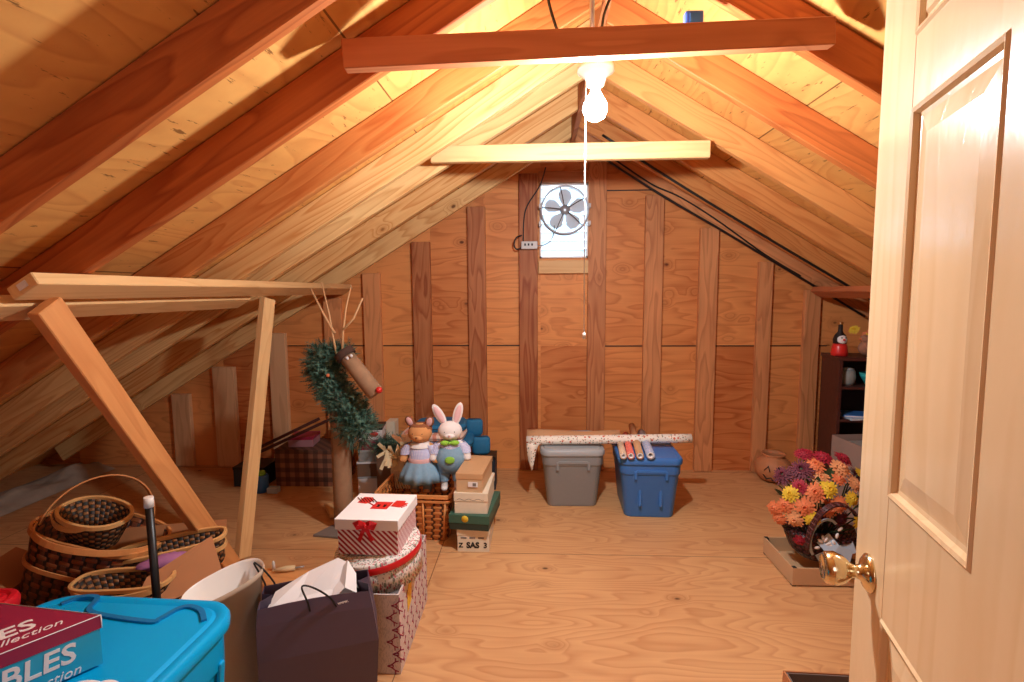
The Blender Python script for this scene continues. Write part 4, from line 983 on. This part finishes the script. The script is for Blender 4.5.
def cushion(name, label, loc, rz, d, mat, cat='fabric', group='folded fabrics on the carton behind the dolls'):
    t = thing(name, label, cat, loc, rz, group)
    MB().loft([sq(d[0] / 2 * k, d[1] / 2 * k, z * d[2], 5, 32) for k, z in ((.9, 0), (1, .2), (1.01, .5), (1, .8), (.92, 1))], True, True).build('folded_cloth', mat, t)
    MB().loft([sq(d[0] / 2 * 1.012, d[1] / 2 * 1.012, z * d[2], 5, 32) for z in (.46, .54)], False, False).build('fold_line', M['navy'], t)
    return t
cushion('folded_fabric', 'blue folded fabric lowest in the pile behind the dolls', (-.67, 3.33, .32), .05, (.50, .30, .055), M['blue_bag'])
cushion('folded_fabric', 'peach striped folded towel over the blue fabric', (-.68, 3.31, .375), -.04, (.42, .26, .045), M['pinkstripe'])
cushion('folded_fabric', 'blue fabric bundle topmost in the pile behind the dolls', (-.64, 3.36, .42), .12, (.34, .24, .05), M['blue_bag'])
for i, (x, y, z, s_) in enumerate(((-.43, 3.45, .405, .06), (-.375, 3.38, .30, .062))):
    t_ = thing('blue_pouch', ['blue rounded pouch higher beside the white rabbit ear', 'blue rounded pouch lower, just above the shoe boxes'][i], 'pouch', (x, y, z), .1, 'blue pouches')
    MB().loft([sq(s_ * k, .03 * k, zz_, 3, 28) for k, zz_ in ((.75, -s_), (1, -s_ * .7), (1.02, 0), (1, s_ * .7), (.8, s_ * .95))], True, True).build('pouch_body', M['blue_bag'], t_)
    MB().tube([(-s_ * .8, 0, s_ * .9), (0, -.01, s_ * 1.02), (s_ * .8, 0, s_ * .9)], .004, 6).build('seam', M['navy'], t_)
plainbox('storage_box', 'dark box on edge under the blue pouches', (-.35, 3.41, 0), 0, (.15, .14, .23), M['navy'], M['black'])
# corn husk bouquet and dark greenery
hk = thing('corn_husk_bunch', 'cream corn husk bunch hanging beside the tan doll', 'decoration', (-.845, 2.95, .30))
g = MB(); rg_ = random.Random(11)
for k in range(26):
    a = rg_.uniform(0, 2 * PI); p0 = Vector((.0, 0, .0)); p1 = Vector((.05 * math.cos(a), .04 * math.sin(a) - .02, rg_.uniform(.0, .10))); 
    p2 = Vector((p1.x * 1.5 - .02 + .03 * (k % 2), p1.y * 1.4 - .02, rg_.uniform(-.02, .16)))
    g.tube([p0 + Vector((0, 0, .05)), p1 + Vector((0, 0, .03)), p2], 0, flat=(.02, .002, (0, -1, .3)))
for k in range(10): g.tube([(0, 0, .05), (.01 * k - .02, -.03, -.02), (.016 * k - .05 + .04, -.03, -.13)], 0, flat=(.009, .0015, (0, -1, 0)))
g.build('husks', M['husk'], hk)
MB().ball((0, -.03, .06), (.022, .012, .014), 10).build('knot', M['husk'], hk)
gb = thing('greenery_spray', 'dark green artificial spray lying behind the corn husk bunch', 'decoration', (-.97, 3.18, .33))
rg_ = random.Random(9)
garland(gb, [(-.05, 0, .02), (.05, -.02, .04), (.14, -.06, .04), (.2, -.1, .0)], [.05, .06, .06, .05], 240, [M['needle2'], M['needle']], 'sprigs')
MB().tube([(-.08, 0, .0), (.05, -.02, .02), (.2, -.1, -.01)], .005, 6).build('stem', M['bark_dark'], gb)
gp2 = thing('peach_flower_bunch', 'faded peach dried flowers behind the tan doll shoulder', 'flowers', (-.79, 3.06, .37))
g = MB()
for k in range(18): 
    a = rg_.uniform(-1, 1); g.tube([(0, 0, 0), (.05 * a, -.03, .05), (.09 * a, -.05, .09 + .02 * rg_.random())], 0, flat=(.014, .002, (0, -1, .2)))
g.build('petals', M['peach'], gp2)
MB().tube([(0, 0, -.1), (0, 0, .02)], .006, 6).build('stem', M['leafgreen'], gp2)

# ================================================================== FLOWER BASKET ON ITS TRAY, PUMPKIN
tray = thing('wooden_tray', 'low slatted wooden crate under the wine-coloured flower basket', 'crate', (1.32, 2.40, 0), math.radians(0))
g = MB()
openbox(g, 0, 0, .325, .30, .088, .008, .006)
g.build('slats', M['card_pale'], tray, .002)
for sx in (-1, 1):
    for sy in (-1, 1): MB().box((sx * .152, sy * .14, .045), (.018, .018, .088)).build('corner_post', M['dark'], tray)
fb = thing('flower_basket', 'wine wicker basket of yellow, coral and plum artificial mums with pale blue ribbon', 'flower basket', (1.345, 2.385, .09))
MB().loft([sq(.10, .085, 0, 2.2), sq(.13, .11, .03, 2.2), sq(.155, .125, .09, 2.2), sq(.15, .12, .125, 2.2), sq(.14, .11, .12, 2.2), sq(.09, .075, .02, 2.2)], True, True).build('basket_body', M['weave_wine'], fb)
R_ = [Vector(p) for p in sq(.157, .127, .12, 2.2)]; R_.append(R_[0]); MB().tube(R_, .011, 8).build('rim', M['weave_wine'], fb)
g = MB()
for dy in (-.012, 0, .012): g.tube(arc((-.13, -.13 + dy, .08), (.13, -.11 + dy, .08), .23, 20, (-.02, -.04, 0)), .006, 6)
g.build('handle', M['weave_wine'], fb)
g = MB(); g.tube([(-.06, -.128, .14), (-.02, -.155, .09), (.05, -.155, .055)], 0, flat=(.07, .004, (0, -1, .4)))
g.tube([(-.07, -.12, .03), (0, -.135, .075), (.08, -.13, .10)], 0, flat=(.05, .003, (0, -1, .2)))
g.tube(arc((-.10, -.13, .06), (.0, -.12, .20), .06, 12, (-.04, 0, 0)), 0, flat=(.012, .002, (0, -1, 0)))
g.tube([(.09, -.12, .20), (.12, -.13, .12), (.10, -.14, .04)], 0, flat=(.03, .002, (0, -1, 0)))
g.build('ribbon', M['paleblue'], fb)
g = MB()
for k in range(9):
    p = Vector((-.09 + .012 * k, -.142, .10 + .03 * math.sin(k * .9) + .008 * k)); g.ball(p, (.014, .005, .007), 8, rotm(0, k * .7, 0))
g.build('white_leaf', M['paper_w'], fb)
rg_ = random.Random(21)
def mum(parent, c, R0, r, mat, n1=16, spiky=False, cen=None):
    g = MB(); c = Vector(c); d = Vector(R0).normalized(); x = d.cross(Vector((0, 0, 1))).normalized(); y = d.cross(x)
    for ly, (rr, hh, nn) in enumerate(((1, .12, n1), (.78, .3, n1 - 3), (.55, .45, n1 - 6), (.3, .55, max(5, n1 - 9)))):
        for k in range(nn):
            a = 2 * PI * (k + .5 * (ly % 2)) / nn + rg_.uniform(-.1, .1); u = x * math.cos(a) + y * math.sin(a); s_ = u.cross(d)
            wd = r * (.09 if spiky else .17); L_ = r * rr * rg_.uniform(.9, 1.08)
            p0 = c + u * r * .05 + d * r * hh * .3; p1 = c + u * L_ * .6 + d * r * hh * 1.1; p2 = c + u * L_ + d * r * hh * .9
            v = [g.bm.verts.new(q) for q in (p0 - s_ * wd * .3, p0 + s_ * wd * .3, p1 + s_ * wd, p2 + s_ * wd * .45, p2 - s_ * wd * .45, p1 - s_ * wd)]
            g.face([v[0], v[1], v[2], v[5]], smooth=False); g.face([v[5], v[2], v[3], v[4]], smooth=False)
    g.mi = 1; g.ball(c + d * r * .25, (r * .16,) * 3, 8)
    g.mi = 0; g.ball(c + d * r * .0, (r * .22,) * 3, 8)
    return g.build('flower', [mat, cen or mat], parent, recalc=False)
C0 = Vector((.0, .02, .20))
fl = [  # x, z in front view, y, radius, colour
    (-.02, .345, -.08, .042, 'yellow'), (.07, .31, -.10, .036, 'yellow'), (.085, .235, -.15, .044, 'yellow'), (-.175, .315, -.06, .038, 'yellow'), (-.105, .225, -.12, .036, 'yellow'), (.15, .40, -.02, .03, 'yellow'),
    (-.10, .40, .0, .06, 'plum'), (-.04, .425, .0, .045, 'orange'), (.06, .42, -.02, .05, 'peach'), (.01, .455, .03, .045, 'crimson'), (.10, .45, .03, .045, 'crimson'), (-.13, .345, -.05, .035, 'crimson'),
    (-.08, .33, -.08, .045, 'orange'), (-.13, .27, -.10, .045, 'orange'), (-.19, .255, -.05, .04, 'orange'), (-.225, .23, -.02, .036, 'orange'), (-.16, .205, -.08, .038, 'peach'), (-.205, .185, -.03, .034, 'orange'),
    (.165, .30, -.06, .07, 'plum'), (.19, .23, -.03, .055, 'plum'), (.02, .285, -.10, .04, 'orange'), (.11, .36, -.05, .042, 'peach'), (-.03, .38, -.03, .04, 'peach'), (.04, .385, -.05, .035, 'orange'),
    (.16, .37, .02, .05, 'plum'), (-.17, .37, .02, .05, 'plum'), (-.06, .46, .06, .045, 'crimson'), (.0, .25, -.06, .045, 'orange'), (.22, .16, -.04, .035, 'crimson'), (-.15, .12, -.11, .03, 'crimson'),
    (.06, .20, -.05, .04, 'plum'), (-.02, .20, -.02, .05, 'plum')]
for (x, z, y, r, mt) in fl:
    d = Vector((x, y - .14, z - .22)); mum(fb, (x, y, z), d, r, M[mt], 22 if mt == 'plum' else 16, mt == 'plum', M['yellow'] if mt in ('yellow',) else M['leafgreen'] if mt == 'plum' else M['orange'])
g = MB()
for (x, z, y, r, mt) in fl: g.tube([(x * .3, .0, .10), (x * .8, y + .02, z - .05), (x, y, z)], .003, 5)
g.build('stem', M['leafgreen'], fb)
g = MB()
for k in range(46):
    a = rg_.uniform(0, 2 * PI); el = rg_.uniform(-.1, 1.2); p = Vector((.17 * math.cos(a) * math.cos(el), .02 + .10 * math.sin(a) * math.cos(el), .20 + .20 * math.sin(el))); dd = (p - Vector((0, .02, .15))).normalized()
    s_ = dd.cross(Vector((rg_.random(), rg_.random(), 1))).normalized()
    g.face([g.bm.verts.new(p), g.bm.verts.new(p + dd * .03 + s_ * .014), g.bm.verts.new(p + dd * .055), g.bm.verts.new(p + dd * .03 - s_ * .014)], smooth=False)
g.build('leaves', M['leafgreen'], fb, recalc=False)
pk = thing('clay_pumpkin', 'terracotta jack-o-lantern pot with a carved face against the far wall', 'pumpkin pot', (1.67, 3.58, 0), math.radians(-24))
n = 60
g = MB(); prof = [(.05, 0), (.085, .015), (.115, .06), (.12, .10), (.105, .145), (.07, .17), (.065, .176), (.078, .188), (.08, .196), (.07, .196), (.06, .175), (.09, .13), (.1, .09)]
g.loft([[(r * (1 + (.025 * abs(math.cos(5 * 2 * PI * k / n)) if i < 6 else 0)) * math.cos(2 * PI * k / n), r * (1 + (.025 * abs(math.cos(5 * 2 * PI * k / n)) if i < 6 else 0)) * math.sin(2 * PI * k / n), z) for k in range(n)] for i, (r, z) in enumerate(prof)], True, True)
g.build('pot', M['terracotta'], pk)
def onpot(a, z):
    r = .129 - .0 * z - max(0, (z - .10)) * .35; return Vector((r * math.sin(a), -r * math.cos(a), z))
for pts in ([(-.45, .10), (-.25, .13), (-.15, .095)], [(.12, .10), (.28, .13), (.45, .095)]):
    MB().tube([onpot(a, z) for a, z in pts], [.003, .006, .003], 6).build('carved_eye', M['dark'], pk)
MB().tube([onpot(a, z) for a, z in ((-.5, .07), (-.3, .045), (-.1, .055), (0, .04), (.2, .045), (.45, .07))], [.003, .005, .004, .006, .005, .003], 6).build('carved_mouth', M['dark'], pk)

# ================================================================== BOOKSHELF AND ITS THINGS
bs = thing('bookshelf', 'dark brown bookshelf with a leaning side, half hidden by the door', 'bookshelf', (1.815, 3.11, 0), math.radians(-7))
bw, bd, bh = .60, .25, .925
MB().box((.009 - .0, bd / 2, bh / 2), (.018, bd, bh)).build('side_panel', M['shelfwood'], bs, .001)
MB().box((bw - .009, bd / 2, bh / 2), (.018, bd, bh)).build('side_panel', M['shelfwood'], bs, .001)
MB().box((bw / 2, bd - .004, bh / 2), (bw, .008, bh)).build('back_panel', M['dark'], bs)
for z in (.05, .35, .55, .75): MB().box((bw / 2, bd / 2 - .004, z), (bw - .036, bd - .01, .016)).build('shelf', M['shelfwood'], bs, .001)
MB().box((bw / 2, bd / 2, bh), (bw + .012, bd + .01, .02)).build('top', M['shelfwood'], bs, .002)
zt = bh + .011
ch = thing('santa_bottle', 'little bottle figure with white bearded face and red skirt on the bookshelf', 'figurine', (1.86, 3.20, zt))
MB().lathe([(0, 0), (.044, 0), (.046, .02), (.04, .06), (.034, .075), (0, .075)], n=24).build('red_skirt', M['red'], ch)
MB().lathe([(0, .07), (.036, .075), (.038, .10), (.03, .125), (.018, .14), (.013, .15), (.012, .19), (0, .19)], n=24).build('bottle_body', M['dark'], ch)
MB().ball((0, -.022, .098), (.03, .02, .03), 14).build('face', M['paper_w'], ch)
MB().ball((0, -.043, .10), .007, 8).build('nose', M['red'], ch)
for sx in (-1, 1): MB().ball((sx * .012, -.040, .112), .004, 8).build('eye', M['ink'], ch)
MB().lathe([(0, .19), (.014, .19), (.014, .205), (0, .205)], n=14).build('bottle_cap', M['brass'], ch)
bd_ = thing('straw_bird', 'brown straw bird figure on the bookshelf before the orange flowers', 'figurine', (2.02, 3.17, zt), .2)
MB().ball((0, 0, .05), (.075, .04, .05), 18).build('body', M['brown_bird'], bd_)
MB().ball((-.035, 0, .105), (.03, .024, .026), 14).ball((-.02, 0, .085), (.026, .024, .03), 12).build('head', M['brown_bird'], bd_)
MB().lathe([(.008, 0), (.001, .02)], (-.062, 0, .105), 8, R=rotm(0, -PI / 2, 0)).build('beak', M['orange'], bd_)
MB().ball((.01, -.036, .052), (.045, .01, .026), 12).build('wing', M['bark_dark'], bd_)
ff = thing('flower_arrangement', 'yellow and orange artificial flowers on top of the bookshelf', 'flowers', (2.09, 3.24, zt))
MB().lathe([(0, 0), (.04, 0), (.05, .05), (.04, .05), (0, .02)], n=18).build('pot', M['terracotta'], ff)
for k in range(15):
    x, z, y = rg_.uniform(-.13, .10), rg_.uniform(.08, .19), rg_.uniform(-.06, .02)
    mum(ff, (x, y, z), (x, y - .1, z - .08), .032, M[['yellow', 'orange', 'yellow', 'peach'][k % 4]], 12)
g = MB()
for k in range(8): g.tube([(0, 0, .03), (-.1 + .026 * k, -.02, .10)], .003, 5)
g.build('stem', M['leafgreen'], ff)
jr = thing('ceramic_jar', 'squat grey patterned jar on the upper bookshelf shelf', 'jar', (1.905, 3.19, .754))
MB().lathe([(0, 0), (.035, 0), (.046, .02), (.05, .05), (.046, .085), (.038, .1), (.032, .098), (.03, .03), (0, .03)], n=28).build('jar_body', M['glass_grey'], jr)
MB().lathe([(.036, .1), (.04, .104), (.0, .112)], n=24).build('jar_lid', M['grey_lid'], jr)
tbw = thing('teal_bowl', 'teal glass dish beside the grey jar on the bookshelf', 'bowl', (2.06, 3.17, .754))
MB().lathe([(0, 0), (.04, 0), (.05, .012), (.075, .055), (.078, .07), (.072, .07), (.045, .02), (0, .016)], n=32).build('bowl_body', M['teal'], tbw)
MB().lathe([(.0745, .068), (.08, .07), (.08, .077), (.073, .077)], n=32).build('bowl_rim', M['teal'], tbw)
for i, (z, dx, rz0, mt, lb, sz) in enumerate(((.559, 0, .1, 'paleblue', 'pale papers lying on the middle shelf of the bookshelf', (.22, .18, .012)), (.571, -.03, -.2, 'blue_pl', 'blue folder on the pale papers in the bookshelf', (.15, .14, .012)), (.359, -.02, .1, 'navy', 'dark blue binder on the low shelf of the bookshelf', (.16, .18, .045)))):
    t_ = thing('paper_stack' if i == 0 else 'folder', lb, 'papers', (1.99 + dx, 3.19, z - .005), rz0)
    MB().box((0, 0, sz[2] / 2), sz).build('cover', M[mt], t_, .001)
    MB().box((0, -.001, sz[2] / 2), (sz[0] - .006, sz[1] + .001, sz[2] * .5)).build('page_block', M['paper_w'], t_)
pf = thing('purple_flower_pot', 'purple artificial flowers in a small pot on the middle shelf', 'flowers', (2.10, 3.12, .567))
MB().lathe([(0, 0), (.025, 0), (.032, .05), (.026, .05), (0, .02)], n=18).build('pot', M['glass_grey'], pf)
g = MB()
for k in range(24): g.ball((rg_.uniform(-.035, .03), rg_.uniform(-.03, .03), rg_.uniform(.05, .13)), .011, 6)
g.build('petals', M['purple'], pf)
cbx = thing('cardboard_box', 'grey-brown open carton standing before the bookshelf, behind the flowers', 'box', (1.93, 2.86, 0), math.radians(6))
g = MB(); W_, D_, H_ = .40, .28, .50
openbox(g, 0, 0, W_, D_, H_)
g.build('box_body', M['card_grey'], cbx)
MB().box((0, -D_ / 2 - .0, H_ + .03), (W_ - .02, .004, .06), rotm(math.radians(-12), 0, 0)).build('flap', M['card_grey'], cbx)
MB().box((0, 0, H_ - .06), (W_ - .03, D_ - .03, .06)).build('contents', M['glass_grey'], cbx, .01)
# low box at the bottom edge of the view
gbx = thing('open_box', 'shallow open grey-lined box on the floor by the door', 'box', (.967, 1.455, 0), math.radians(-2))
g = MB(); W_, D_, H_ = .32, .30, .09; openbox(g, 0, 0, W_, D_, H_)
g.build('box_wall', M['cardboard'], gbx)
g = MB(); W_ -= .016; D_ -= .016
openbox(g, 0, 0, W_, D_, H_ - .002, .003, .006)
g.build('lining', M['metal_grey'], gbx)
# odds on the sole plate, insulation by the eave
for i, (x, lb) in enumerate(((-1.30, 'white peg standing on the floor board, nearer the bin'), (-1.235, 'white peg standing on the floor board, nearer the bag'))):
    t_ = thing('wooden_peg', lb, 'peg', (x, 2.23, .041), 0, 'pegs on the floor board'); MB().lathe([(0, 0), (.009, 0), (.007, .035), (.004, .045), (0, .047)], n=10).build('peg_body', M['string'], t_)
    MB().lathe([(.0092, 0), (.0105, .003), (.0092, .006)], n=10).build('peg_foot', M['husk'], t_)
t_ = thing('file_tool', 'short tool with a yellow wooden grip lying on the floor board', 'tool', (-1.17, 2.22, .055), .3)
MB().tube([(-.05, 0, 0), (0, 0, 0), (.04, 0, 0)], [.008, .014, .012], 10).build('grip', M['husk'], t_)
MB().tube([(.04, 0, 0), (.08, 0, 0)], .004, 6).build('shank', M['steel'], t_)
ins = MB(); from mathutils import noise as _n
R_ = []
for k in range(60):
    y = 1.9 + k * .03
    R_.append([(-3.62 + i * .035, y, .004 + max(0, .07 * math.sin(PI * i / 11) * (.6 + .9 * _n.noise(Vector((i * .4, y * 5, 1)))))) for i in range(12)])
ins.loft(R_, close=False)
tag(ins.build('insulation', M['insul']), 'pale loose insulation tucked along the low eave', 'insulation', kind='stuff')
